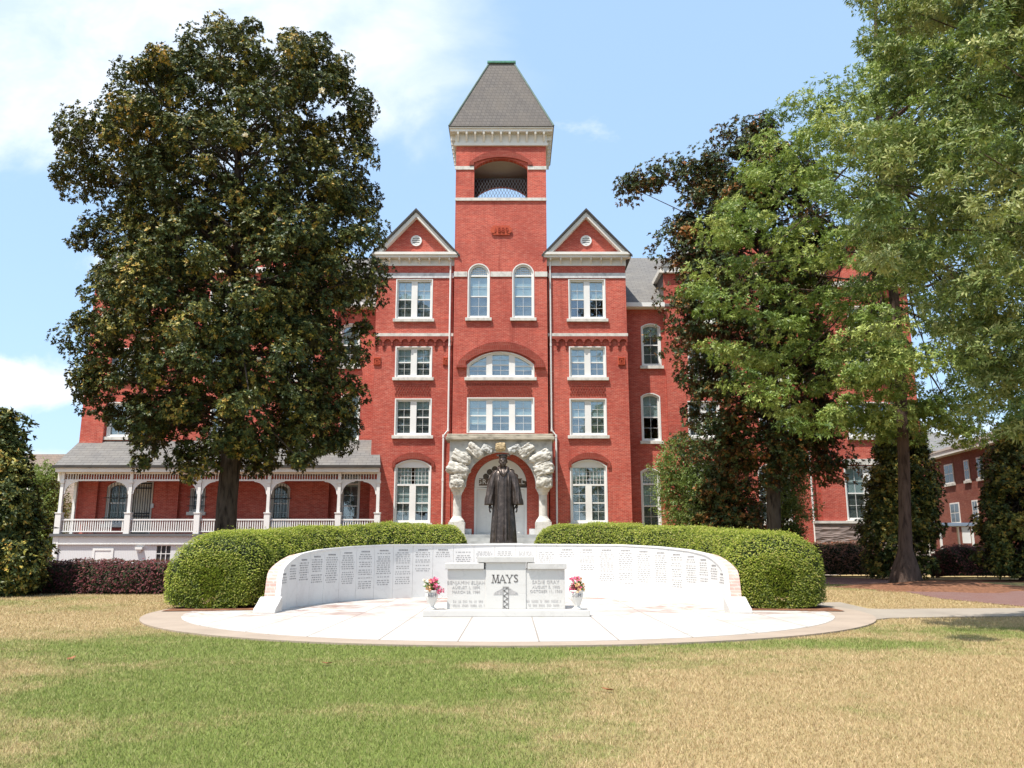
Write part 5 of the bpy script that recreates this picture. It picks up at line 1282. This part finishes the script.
# ---------------------------------------------------------------- clipped hedges round the wall
def sweep_hedge(name, label, cat, path, half_w, height, mat, seed, dens=900, leaf=.055, power=3.2, group=None, endround=.7, bump=.06, core=HEDGE_CORE, htf=None):
    """path: (n,2) ground polyline; superellipse section; leaves over the whole surface"""
    rg = np.random.default_rng(seed); path = np.array(path, float); seg = np.r_[0, np.cumsum(np.linalg.norm(np.diff(path, axis=0), axis=1))]; Ltot = seg[-1]
    def ev(s): 
        x = np.interp(s, seg, path[:, 0]); y = np.interp(s, seg, path[:, 1]); e = .05
        dx = np.interp(np.minimum(s + e, Ltot), seg, path[:, 0]) - np.interp(np.maximum(s - e, 0), seg, path[:, 0]); dy = np.interp(np.minimum(s + e, Ltot), seg, path[:, 1]) - np.interp(np.maximum(s - e, 0), seg, path[:, 1])
        l = np.hypot(dx, dy) + 1e-9; return x, y, -dy / l, dx / l
    def surf(s, t, off=0.0):
        """t 0..pi from one foot over the top to the other"""
        x, y, nx, ny = ev(s)
        e = np.clip(np.minimum(s, Ltot - s) / endround, 0, 1); sc = (1 - (1 - e) ** 3.2) ** (1 / 3.2)
        c, sn = np.cos(t), np.sin(t)
        cw = np.sign(c) * np.abs(c) ** (2 / power); ch = np.abs(sn) ** (2 / power)
        hh = height if htf is None else htf(s / Ltot) * height
        nz = (np.sin(s * 2.1 + 3 * t) * .5 + np.sin(s * 5.3 - 4 * t + seed) * .35 + np.sin(s * 11 + 9 * t) * .25) * bump
        w = (half_w + nz + off) * sc; hz = (hh + nz * .6 + off) * (sc * .35 + .65 * sc ** .6)
        return np.stack([x + nx * w * cw, y + ny * w * cw, hz * ch], -1)
    t0 = .02; ns, nt = max(12, int(Ltot / .2)), 22
    S, Tt = np.meshgrid(np.linspace(.001, Ltot - .001, ns), np.linspace(t0, math.pi - t0, nt), indexing='ij')
    V = surf(S, Tt, -.06).reshape(-1, 3); idx = np.arange(ns * nt).reshape(ns, nt)
    Fq = np.stack([idx[:-1, :-1], idx[1:, :-1], idx[1:, 1:], idx[:-1, 1:]], -1).reshape(-1, 4)
    area = Ltot * (2 * height + 2 * half_w); n = int(area * dens)
    s = rg.uniform(0, 1, n) * Ltot; m_ = rg.uniform(size=n) < .14
    s = np.where(m_, np.where(rg.uniform(size=n) < .5, rg.uniform(0, .35, n) ** 2 * endround, Ltot - rg.uniform(0, .35, n) ** 2 * endround), s)
    # sample t evenly by arc length
    tt = np.linspace(t0, math.pi - t0, 200); cv = np.stack([half_w * np.sign(np.cos(tt)) * np.abs(np.cos(tt)) ** (2 / power), height * np.sin(tt) ** (2 / power)], 1); al = np.r_[0, np.cumsum(np.linalg.norm(np.diff(cv, axis=0), axis=1))]
    t = np.interp(rg.uniform(0, al[-1], n), al, tt)
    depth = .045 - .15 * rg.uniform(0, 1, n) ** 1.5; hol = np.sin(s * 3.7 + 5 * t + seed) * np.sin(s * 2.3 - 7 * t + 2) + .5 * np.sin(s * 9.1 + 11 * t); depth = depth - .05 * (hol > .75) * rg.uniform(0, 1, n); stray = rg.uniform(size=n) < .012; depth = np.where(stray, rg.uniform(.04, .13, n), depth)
    P = surf(s, t, depth); e = .02
    d1 = surf(np.clip(s + e, 0, Ltot), t) - surf(np.clip(s - e, 0, Ltot), t); d2 = surf(s, np.clip(t + e, 0, math.pi)) - surf(s, np.clip(t - e, 0, math.pi)); Nn = unit(np.cross(d1, d2)); cc = P - np.stack([*ev(s)[:2], np.full(n, height * .5)], -1); Nn *= np.sign((Nn * cc).sum(1, keepdims=True) + 1e-9)
    Uf = Nn * .9 + np.array([-.25, -.3, .85]) + rg.normal(0, .42, (n, 3)); D = rg.normal(0, 1, (n, 3)); D = D - unit(Uf) * (D * unit(Uf)).sum(1, keepdims=True) + Nn * .2
    V2, F2, tn = leaves(P, D, leaf * rg.uniform(.7, 1.35, n), leaf * .55 * rg.uniform(.7, 1.3, n), Uf, np.clip(rg.normal(.52, .2, n) + np.minimum(depth, .05) * 3.5 - .12 * (hol > .75), 0, 1))  # tint drops in hollows, painting their shade into the leaf colour
    VV = np.concatenate([V, V2]); FF = np.concatenate([Fq, F2 + len(V)])
    o = np_mesh(name, VV, FF, [core, mat], tint=np.r_[np.zeros(len(V)), tn], mi=np.r_[np.zeros(len(Fq)), np.ones(len(F2))], origin=(path[:, 0].mean(), path[:, 1].mean(), 0))
    return tag(o, label, cat, group)
RH = 7.02
for s_, lab in ((-1, 'clipped green hedge curving behind the left half of the memorial wall'), (1, 'clipped green hedge curving behind the right half of the memorial wall')):
    pts = []
    for ph in np.linspace(-4, 79.5 if s_ < 0 else 82, 60):
        t = math.radians(ph); r = RH; pts.append((MX + s_ * r * math.cos(t) * (.965 if s_ < 0 else .915), MY + .6 + r * math.sin(t)))
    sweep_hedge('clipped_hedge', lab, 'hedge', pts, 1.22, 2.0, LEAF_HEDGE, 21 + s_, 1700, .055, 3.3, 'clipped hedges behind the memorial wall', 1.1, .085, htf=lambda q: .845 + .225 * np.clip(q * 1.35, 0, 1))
sweep_hedge('purple_hedge', 'clipped dark purple hedge in front of the white porch base', 'hedge', [(-24, 27.6), (-18, 27.6), (-10.7, 27.3)], .8, 1.0, LEAF_PURPLE, 5, 520, .09, 3.0, None, .6, .09)
sweep_hedge('rust_hedge', 'low rust red hedge against the stone base of the right wing', 'hedge', [(13.6, 45), (20, 45)], .8, 1.75, LEAF_RUST, 6, 260, .11, 3.0, None, .8, .12)
sweep_hedge('rust_hedge', 'dark red shrub hedge between the two cone shaped evergreens', 'hedge', [(21.5, 43), (29.0, 43)], .8, 1.55, LEAF_PURPLE, 8, 260, .11, 3.0, None, .8, .14)

# ---------------------------------------------------------------- trees
def crown_clumps(rows, Y0, depthf, n, rc, rg, edge_step=14, inner=.35, lean=None):
    """rows: (py, pxl, pxr) silhouette -> list of clump centres in the crown's volume"""
    rows = np.array(rows, float); zz = np.array([Z(r[0], Y0) for r in rows]); xl = np.array([X(r[1], Y0, r[0]) for r in rows]); xr = np.array([X(r[2], Y0, r[0]) for r in rows])
    o = np.argsort(zz); zz, xl, xr = zz[o], xl[o], xr[o]
    C = []
    tries = 0; W = (xr - xl).max()
    while len(C) < n and tries < n * 60:
        tries += 1; z = rg.uniform(zz[0], zz[-1]); a, b = np.interp(z, zz, xl), np.interp(z, zz, xr)
        if rg.uniform() > (b - a) / W: continue
        hw = max((b - a) / 2 - rc * 1.15, .1); cx = (a + b) / 2; r = math.sqrt(rg.uniform(inner, 1.0)); t = rg.uniform(0, 6.283)
        p = np.array([cx + hw * r * math.cos(t), Y0 + hw * depthf * r * math.sin(t), z])
        if C and min(np.linalg.norm(np.array(C)[-400:] - p, axis=1)) < rc * .45: continue
        C.append(p)
    zs = np.arange(zz[0] + rc * .4, zz[-1] - rc * .2, rc * .85)
    for z in zs:
        a, b = np.interp(z, zz, xl), np.interp(z, zz, xr); hw = (b - a) / 2
        for s_ in (0, 1):
            if rg.uniform() < .88: C.append(np.array([(a + rc * 1.1) if s_ == 0 else (b - rc * 1.1), Y0 + rg.uniform(-.35, .35) * hw * depthf, z + rg.normal(0, rc * .2)]))
    return np.array(C)

def make_tree(name, label, cat, base, trunk_r, top, rows, Y0, depthf, n, rc, mat, bark, seed, kind='rosette', twigs=42, leaf=(.22, .09), k=8, group=None, inner=.35, trunkpath=None, limb=.07, flower=0, squash=.8, tint=.45, extra=None, flare=1.5, limbs=True, lim0=.25, limb_every=1, cvar=.12, extra_scale=.9):
    rg = np.random.default_rng(seed); base = Vector(base); top = Vector(top)
    t = thing(name, base, label, cat, group)
    C = crown_clumps(rows, Y0, depthf, n, rc, rg, inner=inner)
    rcs = np.full(len(C), rc)
    if extra is not None: C = np.concatenate([C, np.array(extra)]); rcs = np.r_[rcs, np.full(len(extra), rc * extra_scale)]
    m = MB(); H = (top - base).length
    pts = [base + (top - base) * f + Vector((math.sin(f * 7 + seed) * .02 * H * f * (1 - f) * 2, math.cos(f * 5 + seed) * .02 * H * f * (1 - f) * 2, 0)) for f in (0, .015, .04, .08, .15, .3, .45, .6, .75, .88, 1)]
    rad = [trunk_r * q for q in (flare, flare * .82, 1.18, 1.05, 1.0, .92, .78, .6, .42, .25, .08)]
    # fluted trunk
    v, f = [], []; nn = 18
    for p, r in zip(pts, rad):
        hh = (p.z - base.z) / H
        for q in range(nn):
            a = 2 * math.pi * q / nn; rr = r * (1 + (.16 * math.sin(5 * a + seed) + .07 * math.sin(9 * a)) * max(.12, 1 - hh * 14)) ; v.append((p.x + rr * math.cos(a), p.y + rr * math.sin(a), p.z - (.06 if p is pts[0] else 0)))
    for j in range(len(pts) - 1):
        for q in range(nn): f.append((j * nn + q, j * nn + (q + 1) % nn, (j + 1) * nn + (q + 1) % nn, (j + 1) * nn + q))
    f.append(tuple((len(pts) - 1) * nn + q for q in range(nn))); m.add(v, f)
    if limbs:
        for c in C[::limb_every]:
            c = Vector(c); dz = c.z - base.z; hd = math.hypot(c.x - base.x, c.y - base.y)
            fz = max(lim0 + rg.uniform(0, .28), min(.97, (dz - hd * .55) / H)); s0 = base + (top - base) * fz
            r0 = min(limb * (1.15 - fz) + .025, trunk_r * .5); mid = s0.lerp(c, .55) + Vector((rg.normal(0, .3), rg.normal(0, .3), .14 * hd * rg.uniform(-.4, 1)))
            m.tube([s0, s0.lerp(mid, .5) + Vector((0, 0, .03 * hd)), mid, c], [r0, r0 * .75, r0 * .5, r0 * .18], 5)
    m.build('trunk', bark, t, smooth=True)
    nt = len(C) * twigs; ci = np.repeat(np.arange(len(C)), twigs)
    d = sphere_dirs(nt, rg); R_ = (rcs * rg.uniform(.6, 1.35, len(C)))[ci] * (.45 + .6 * rg.uniform(size=nt) ** .6)
    P = C[ci] + d * R_[:, None] * np.array([1, 1, squash])
    cen = np.array([np.interp(P[:, 2], [base.z, top.z], [base.x, top.x]), np.interp(P[:, 2], [base.z, top.z], [base.y, top.y]), P[:, 2] - rc]).T
    A = d + np.array([0, 0, .55]) + unit(P - cen) * .5 + rg.normal(0, .3, (nt, 3))
    ti = np.clip(rg.normal(tint, .13, nt) + (rg.normal(0, cvar, len(C)))[ci], 0, 1)
    if kind == 'rosette': V, Fc, tn = rosettes(P, A, k, leaf[0], leaf[1], ti, rg)
    else:
        # sprays: each twig carries k narrow leaves along a short drooping shoot
        A = unit(A * [1, 1, .6]); u = rg.uniform(0, 1, (nt, k)); Ls = leaf[0] * 3.0
        Pk = P[:, None] + A[:, None] * (u * Ls)[..., None] + rg.normal(0, leaf[0] * .35, (nt, k, 3)) - np.array([0, 0, 1.0]) * (u ** 2 * Ls * .25)[..., None]
        Dk = A[:, None] * .7 + rg.normal(0, .75, (nt, k, 3)); Uk = rg.normal(0, .5, (nt, k, 3)) + [0, 0, .9]
        V, Fc, tn = leaves(Pk.reshape(-1, 3), Dk.reshape(-1, 3), leaf[0] * rg.uniform(.7, 1.25, nt * k), leaf[1] * rg.uniform(.7, 1.25, nt * k), Uk.reshape(-1, 3), np.clip(np.repeat(ti, k) + rg.normal(0, .15, nt * k), 0, 1), .1)
    np_mesh('crown', V, Fc, mat, t, tint=tn)
    for q in range(flower):
        i = rg.integers(0, nt)
        for _ in range(80):
            i = rg.integers(0, nt)
            if P[i, 1] < base.y - .5 and d[i, 1] < -.3: break
        n_ = 12; dd = unit(sphere_dirs(n_, rg) + [0, -.3, .3]); V, Fc, _ = leaves(np.repeat((P[i] + d[i] * .1)[None], n_, 0), dd, np.full(n_, .15), np.full(n_, .10), rg.normal(size=(n_, 3)), np.zeros(n_)); np_mesh('blossom', V, Fc, PETAL_W, t)
    return t

YM1 = 30.0
mag_rows = [(40, 205, 238), (50, 190, 342), (66, 168, 350), (86, 148, 366), (90, 125, 376), (110, 98, 378), (140, 72, 376), (165, 62, 380), (180, 68, 382), (200, 95, 380), (225, 108, 386), (255, 98, 392), (285, 88, 384), (310, 76, 378), (350, 74, 370), (385, 78, 366), (405, 90, 364), (425, 106, 362), (440, 122, 350), (455, 150, 335), (467, 180, 305)]
br = X(229, YM1, 520)
ex = [at(px, py, YM1 + rngd) for px, py, rngd in ((60, 172, -.5), (85, 232, 0), (78, 243, .3), (96, 224, 0), (62, 180, .6), (82, 165, -.8), (74, 190, .2), (214, 36, 0), (228, 36, .5), (290, 38, 0), (322, 42, .4), (372, 275, -1), (374, 290, .5), (88, 395, 0), (92, 405, .6), (140, 462, -1.5), (190, 474, -1.5), (300, 460, -2), (320, 448, -1), (340, 440, 1), (240, 300, -6), (180, 330, -5.5), (290, 350, -5), (250, 400, -4.5), (200, 250, -5))]
make_tree('magnolia_tree', 'tall broad dark magnolia tree covering the left wing of the brick hall', 'tree', (br, YM1, 0), .36, (X(245, YM1, 60), YM1, Z(62, YM1)), mag_rows, YM1, .85, 800, .56, LEAF_MAG, BARK, 11, twigs=62, leaf=(.135, .068), k=9, limb_every=6, inner=.2, flower=14, limb=.075, tint=.46, extra=[tuple(p) for p in ex], flare=1.35)

YM2 = 37.0
m2_rows = [(122, 745, 775), (150, 715, 800), (180, 690, 820), (230, 668, 830), (270, 672, 838), (300, 668, 840), (340, 668, 842), (390, 672, 846), (430, 688, 846), (470, 722, 840), (482, 740, 800)]
ex = [tuple(at(px, py, YM2 + d_)) for px, py, d_ in ((626, 185, 0), (642, 182, .3), (655, 176, 0), (672, 168, .4), (690, 172, 0), (705, 180, .5), (628, 194, .2), (634, 182, -.2), (648, 178, .1), (664, 172, .2), (682, 170, 0), (698, 168, .3), (712, 158, 0), (654, 186, .4), (686, 184, -.3), (705, 186, 0), (715, 176, .5), (698, 222, 0), (705, 245, .3), (684, 262, 0), (668, 240, 0), (675, 225, .3), (690, 205, 0), (665, 252, .2), (700, 160, 0), (720, 138, 0), (740, 128, .4), (765, 122, 0), (840, 455, -.4), (845, 470, 0), (826, 476, -.5), (690, 440, -1), (700, 455, -.8), (672, 300, -1), (668, 340, -.8))]
make_tree('magnolia_tree', 'dark russet magnolia tree standing against the right wing, lone branch reaching left', 'tree', (X(773.5, YM2, 540), YM2, 0), .30, (X(760, YM2, 150), YM2, Z(135, YM2)), m2_rows, YM2, .75, 330, .62, LEAF_MAG2, BARK, 12, twigs=56, leaf=(.155, .078), k=9, extra_scale=1.25, limb_every=4, extra=ex, inner=.2, limb=.07)

YK = 32.0
oak_rows = [(-150, 930, 1000), (-60, 890, 1060), (30, 866, 1100), (60, 858, 1110), (88, 832, 1120), (106, 772, 1120), (130, 745, 1120), (180, 728, 1120), (230, 705, 1120), (290, 695, 1120), (340, 700, 1120), (380, 725, 1100), (410, 752, 1060), (428, 800, 1020), (440, 930, 1000)]
ex = [tuple(at(px, py, YK + d_)) for px, py, d_ in ((712, 225, -2), (720, 240, -1), (735, 215, -3), (716, 300, -2), (730, 350, -2), (745, 375, -2), (790, 425, -1), (765, 400, -2), (700, 270, -1), (690, 290, -2), (820, 430, -2), (850, 400, -2), (872, 412, -1.5), (888, 396, -2.5), (836, 416, -2), (905, 392, -1.5), (925, 408, -2), (942, 424, -1), (880, 378, -3), (862, 424, -1), (850, 372, -2), (868, 352, -2.5), (890, 340, -2), (845, 300, -2), (870, 290, -2.5), (860, 320, -1.5), (905, 360, -2.5), (848, 340, -2.5))]
make_tree('oak_tree', 'light green oak tree with trunk on the mulch mound, right of the hedge', 'tree', (X(908, YK, 590), YK, 0.20), .215, (X(890, YK, 100), YK, Z(-100, YK)), oak_rows, YK, .85, 660, .80, LEAF_OAK, BARK_OAK, 13, twigs=56, leaf=(.17, .056), k=8, limb_every=5, cvar=.2, extra=ex, inner=.1, limb=.05, squash=.42, flare=2.7, tint=.55, lim0=.34)

YN = 13.5
near_rows = [(-200, 920, 1180), (-120, 880, 1180), (-20, 846, 1180), (20, 860, 1180), (60, 852, 1180), (110, 846, 1180), (160, 830, 1180), (210, 832, 1180), (250, 840, 1180), (290, 870, 1180), (330, 920, 1180), (380, 960, 1160), (415, 985, 1150), (436, 1000, 1120)]
ex = [(5.3, 11.2, 6.2), (5.0, 11.0, 7.2), (5.6, 11.8, 5.6)]
rg_ = np.random.default_rng(91); ex += [(14.0 + 3.4 * math.cos(t) * q, 15.4 + 3.2 * math.sin(t) * q, z) for t, q, z in zip(rg_.uniform(-1.9, 2.6, 130), rg_.uniform(.35, 1, 130), rg_.uniform(4.6, 13.5, 130))]
make_tree('willow_oak', 'willow oak whose boughs hang in from the right edge, nearest tree', 'tree', (14.5, 16.0, 0), .45, (13.6, 14.5, 13.0), near_rows, YN, .75, 370, .46, LEAF_OAK2, BARK_OAK, 14, twigs=50, leaf=(.115, .032), k=9, inner=.05, limb=.022, limb_every=8, cvar=.2, squash=.42, tint=.55, extra=ex)

def small_tree(name, label, base_px, Y0, rows, n, rc, mat, seed, kind='rosette', leaf=(.2, .09), k=8, twigs=45, tr=.12, depthf=.9, bark=BARK, tint=.45, group=None, inner=.4, limbs=True):
    ym = rows[0][0]; xm = (rows[0][1] + rows[0][2]) / 2
    return make_tree(name, label, 'tree', (X(base_px, Y0, 560), Y0, 0), tr, (X(xm, Y0, ym), Y0, Z(ym + 3, Y0)), rows, Y0, depthf, n, rc, mat, bark, seed, kind=kind, leaf=leaf, k=k, twigs=twigs, inner=inner, limb=.04, tint=tint, group=group, limbs=limbs)
small_tree('dogwood_tree', 'small light green tree in front of the hall, left of the russet magnolia trunk', 718, 41, [(440, 668, 690), (455, 655, 715), (475, 650, 735), (500, 655, 745), (525, 662, 745), (545, 680, 740)], 46, .7, LEAF_LIGHT, 31, 'spray', (.12, .06), 9, 60, .13)
small_tree('dogwood_tree', 'small light green tree right of the russet magnolia trunk', 780, 42, [(462, 770, 800), (480, 765, 812), (505, 765, 815), (530, 770, 808), (545, 780, 800)], 18, .65, LEAF_LIGHT, 32, 'spray', (.12, .06), 9, 60, .10)
small_tree('young_magnolia', 'cone shaped magnolia with golden tips growing below the small light green tree', 742, 39.5, [(455, 715, 745), (480, 700, 760), (510, 690, 772), (540, 690, 775)], 30, .7, LEAF_MAG2, 33, leaf=(.21, .09), tint=.6)
small_tree('young_magnolia', 'cone shaped magnolia directly behind the oak trunk', 900, 40.5, [(400, 895, 905), (430, 875, 925), (455, 868, 932), (480, 862, 940), (510, 858, 945), (540, 856, 945), (570, 862, 940)], 85, .62, LEAF_MAG, 34, leaf=(.165, .075), group='cone shaped magnolias', twigs=85, tint=.56)
small_tree('young_magnolia', 'bushy magnolia cut off by the right edge of the photo', 1020, 38.5, [(420, 1000, 1040), (450, 990, 1060), (480, 980, 1075), (510, 975, 1080), (545, 972, 1085), (570, 980, 1080)], 85, .65, LEAF_MAG, 35, leaf=(.165, .075), group='cone shaped magnolias', twigs=85, tint=.56)
small_tree('young_magnolia', 'tall cone shaped magnolia at the left edge of the photo', 0, 25.6, [(416, -2, 10), (440, -14, 22), (465, -30, 31), (500, -48, 38), (530, -58, 42), (560, -64, 47), (592, -62, 46)], 110, .55, LEAF_MAG, 36, leaf=(.15, .07), group='cone shaped magnolias', twigs=85, tint=.46)
small_tree('background_tree', 'bright green leafy tree behind the porch corner at far left', 45, 52, [(470, 40, 52), (490, 30, 62), (515, 24, 66), (545, 24, 64)], 34, .8, LEAF_LIGHT, 37, 'spray', (.16, .08), 9, 60, .15, group='trees far behind')
small_tree('background_tree', 'dark tree filling the gap left of the far brick building', 925, 66, [(425, 890, 920), (455, 880, 925), (500, 876, 926), (540, 876, 926)], 34, 1.2, LEAF_OAK, 38, 'spray', (.22, .10), 9, 60, .2, group='trees far behind')

# mulch mound under the oak and bed strips
bx = X(908, YK, 590); m = MB(); v, f = [], []; n = 40
for j, (r, z) in enumerate(((0, .27), (.25, .23), (.5, .13), (.75, .055), (1.0, -.01))):
    for k in range(n):
        t = 2 * math.pi * k / n; q = 1 + .12 * math.sin(3 * t + 1) + .07 * math.sin(7 * t); v.append((bx + .7 + r * 4.0 * q * math.cos(t), YK - 1.2 + r * 3.4 * q * math.sin(t), z + .012 * math.sin(9 * t + j)))
for j in range(4):
    for k in range(n): f.append((j * n + k, j * n + (k + 1) % n, (j + 1) * n + (k + 1) % n, (j + 1) * n + k))
m.add(v, f); struct(m.build('mulch_mound', MULCH, smooth=True))
m = MB(); m.lathe([(1, -.05), (1, .012)], (X(1010, 38, 575), 38.2, 0), 40, 0, 6.5, 1.6); struct(m.build('mulch_bed', MULCH))
m = MB(); m.lathe([(1, -.05), (1, .010)], (X(0, 28, 590), 27.9, 0), 40, 0, 3.5, 1.6); struct(m.build('mulch_bed', MULCH))
for s_ in (-1, 1):
    v, f = [], []; ph = np.linspace(-9, 84, 40)
    for p in ph:
        for r in (5.9, 8.2): t = math.radians(p); v.append((MX + s_ * r * .93 * math.cos(t), MY + .6 + r * math.sin(t), .044))
    for i in range(len(ph) - 1): f.append((2 * i, 2 * i + 1, 2 * i + 3, 2 * i + 2))
    m = MB(); m.add(v, f); struct(m.build('hedge_bed', MULCH))

m = MB(); m.box(-27, -6.5, 28.4, 46.8, -.05, .014); struct(m.build('bounce_damping_bed', MULCH))  # unseen dark bed, added to cut bounce light into the porch

# ---------------------------------------------------------------- far buildings
# brick house at the right, its side receding towards the viewer
A_, B_ = at(925, 461.5, 62), at(1060, 424, 44)
far = thing('brick_house', ((A_.x + B_.x) / 2, 54, 0), 'two storey red brick house with pale eaves behind the right evergreens', 'house')
dirv = Vector((B_.x - A_.x, B_.y - A_.y, 0)); LB = dirv.length; dirv.normalize(); nrm = Vector((-dirv.y, dirv.x, 0)); 
if nrm.x > 0: nrm = -nrm
def fb(s, o, z): p = Vector((A_.x, A_.y, 0)) + dirv * s + nrm * o; return (p.x, p.y, z)
zE = 7.85
def fbox(m, s0, s1, o0, o1, z0, z1):
    v = [fb(s, o, z) for z in (z0, z1) for (s, o) in ((s0, o0), (s1, o0), (s1, o1), (s0, o1))]; m.add(v, [(0, 3, 2, 1), (4, 5, 6, 7), (0, 1, 5, 4), (1, 2, 6, 5), (2, 3, 7, 6), (3, 0, 4, 7)])
m = MB(); fbox(m, 0, LB, -9, 0, 0, zE); m.build('wall', BRICK_FAR, far)
m = MB(); fbox(m, -.5, LB + .5, -9.4, .55, zE + .001, zE + .30); m.build('eave', CREAM, far)
m = MB(); v = [fb(-.6, .6, zE + .301), fb(LB + .6, .6, zE + .301), fb(LB + .6, -9.5, zE + .301), fb(-.6, -9.5, zE + .301), fb(4, -4.5, zE + 2.2), fb(LB - 4, -4.5, zE + 2.2)]; m.add(v, [(0, 1, 5, 4), (1, 2, 5), (2, 3, 4, 5), (3, 0, 4), (0, 3, 2, 1)]); m.build('roof', SHINGLE_FAR, far)
def s_of(px):
    u = (px - 512) / F
    # ray x = u*t ; y = t*(cos)  (level sight)
    k = u / (math.cos(TH) + .02); return (k * A_.y - A_.x) / (dirv.x - k * dirv.y)
for (pa_, pb_, row) in ((944.5, 953.5, 1), (964.5, 969.5, 1), (977.5, 983.5, 1), (946.5, 955.5, 0), (968.5, 974, 0), (1000, 1008, 1), (1000, 1008, 0)):
    s0, s1 = sorted((s_of(pa_), s_of(pb_))); z0, z1 = (5.95, 7.3) if row else (3.2, 4.6); mid = (s0 + s1) / 2
    m = MB(); fbox(m, s0, s1, .004, .05, z0, z1); fr = m.build('window', WHITE, far)
    m = MB(); 
    for a, b in ((s0 + .09, mid - .03), (mid + .03, s1 - .09)):
        for zl, zh in ((z0 + .09, (z0 + z1) / 2 - .03), ((z0 + z1) / 2 + .03, z1 - .09)): fbox(m, a, b, .052, .056, zl, zh)
    m.build('pane', m_plain('far_glass', (.10, .12, .14), .1, .2, 3, .6), fr)
    m = MB(); fbox(m, s0 - .1, s1 + .1, .003, .12, z0 - .18, z0 - .004); m.build('sill', SILL, fr)
# hip roofed block behind it
fx = at(958, 460, 80); rb = thing('grey_roof_house', (fx.x, 84, 0), 'grey roofed house rising behind the far brick house', 'house')
m = MB(); m.box(fx.x - 8, fx.x + 5, 80, 90, 0, Z(452, 80)); m.build('wall', BRICK_FAR, rb)
m = MB(); zz = Z(452, 80); m.add([(fx.x - 8.8, 79.2, zz), (fx.x + 5.8, 79.2, zz), (fx.x + 5.8, 90.8, zz), (fx.x - 8.8, 90.8, zz), (fx.x - 4.2, 85, zz + 2.6), (fx.x + 1, 85, zz + 2.6)], [(0, 1, 5, 4), (1, 2, 5), (2, 3, 4, 5), (3, 0, 4), (0, 3, 2, 1)]); m.build('roof', m_slate('far_grey_shingle', (.17, .165, .16), .25, .5), rb)
m = MB(); m.box(fx.x - 8.5, fx.x + 5.5, 79.4, 79.9, zz - .5, zz - .01); m.build('eave', CREAM, rb)
# house with brown roof at the far left
hx = at(40, 500, 72); lh = thing('brown_roof_house', (hx.x, 76, 0), 'pale house with broad brown shingle roof beyond the porch at left', 'house')
x0, x1 = X(-60, 72, 480), X(110, 72, 480); ze_, zr_ = Z(503, 72), Z(453.5, 77)
m = MB(); m.box(x0 + .4, x1 - .4, 72.4, 84, 0, ze_); m.build('wall', CREAM, lh)
m = MB(); m.add([(x0, 71.8, ze_), (x1, 71.8, ze_), (x1, 77.5, zr_), (x0, 77.5, zr_), (x1, 84.5, ze_), (x0, 84.5, ze_)], [(0, 1, 2, 3), (3, 2, 4, 5), (0, 3, 5), (1, 4, 2), (0, 5, 4, 1)]); m.build('roof', SHINGLE_FAR, lh)
gx0, gx1 = X(-20, 69.5, 490), X(48, 69.5, 490); gz = Z(498, 69.5); gc = X(20, 69.5, 480); gzz = Z(478, 69.5)
m = MB(); m.prism([(gx0 + .5, 0), (gx1 - .5, 0), (gx1 - .5, gz), (gc, gzz - .35), (gx0 + .5, gz)], 69.6, 73); gp_ = m.build('gable_porch', CREAM, lh)
m = MB()
for s_, xe in ((-1, gx0), (1, gx1)): m.prism([(xe, gz - .1), (gc, gzz), (gc, gzz - .45), (xe - s_ * .3, gz - .45)], 69.3, 69.58)
m.build('gable_trim', WHITE, gp_)
m = MB()
for s_, xe in ((-1, gx0 - .1), (1, gx1 + .1)): m.prism([(xe, gz - .1 + .003), (gc, gzz + .003), (gc, gzz + .2), (xe, gz + .1)], 69.2, 74)
m.build('gable_roof', SHINGLE_FAR, gp_)
# small shelter with slate blue top by the far house
sx0, sx1 = X(940, 47, 530), X(972, 47, 530); zt = Z(526, 47); sh = thing('shelter', ((sx0 + sx1) / 2, 47.6, 0), 'small shelter with slate blue flat top and white corner posts', 'shelter')
m = MB(); m.box(sx0 - .1, sx1 + .1, 46.9, 48.6, zt, zt + .14); m.box(sx0 - .05, sx1 + .05, 46.95, 48.5, zt + .141, zt + .18); m.build('flat_roof', m_plain('slate_blue_sheet', (.20, .25, .32), .5), sh)
for xx, yy in ((sx0, 47), (sx1, 47), (sx0, 48.5), (sx1, 48.5)): m = MB(); m.box(xx - .05, xx + .05, yy - .05, yy + .05, 0, zt - .001); m.build('post', WHITE, sh)
m = MB(); m.box(sx1 - .55, sx1 - .1, 47.02, 47.07, zt - .95, zt - .02); m.build('side_panel', WHITE, sh)
m = MB(); m.box(sx0 + .1, sx1 - .1, 48.42, 48.46, 1.2, 1.3); m.build('back_rail', WHITE, sh)

# ---------------------------------------------------------------- litter on the lawn
DRY = m_plain('dry_leaf', (.24, .10, .04), .7, .3, 30)
for (px, py, lab, s_) in ((71, 661, 'pale brown fallen leaf on the lawn at far left', 1.0), (327, 666, 'reddish fallen leaf on the green part of the lawn', .9), (608, 693, 'small brown fallen leaf where the lawn turns straw', .7)):
    p = GP(px, py); rg = np.random.default_rng(px); m = MB(); a = rg.uniform(0, 6.28); L = .09 * s_; c_, sn = math.cos(a), math.sin(a)
    pts = [(-L, 0, .03), (-L * .4, L * .4, .045), (L * .5, L * .35, .04), (L, 0, .055), (L * .5, -L * .35, .05), (-L * .4, -L * .4, .035), (0, 0, .03)]
    v = [(p.x + x_ * c_ - y_ * sn, p.y + x_ * sn + y_ * c_, z_) for x_, y_, z_ in pts]; m.add(v, [(k, (k + 1) % 6, 6) for k in range(6)])
    o = m.build('fallen_leaf', DRY, origin=p); sd = o.modifiers.new('thickness', 'SOLIDIFY'); sd.thickness = .003; tag(o, lab, 'leaf', 'fallen leaves on the lawn')

for o in bpy.data.objects:
    if 'w' in o.keys(): del o['w']
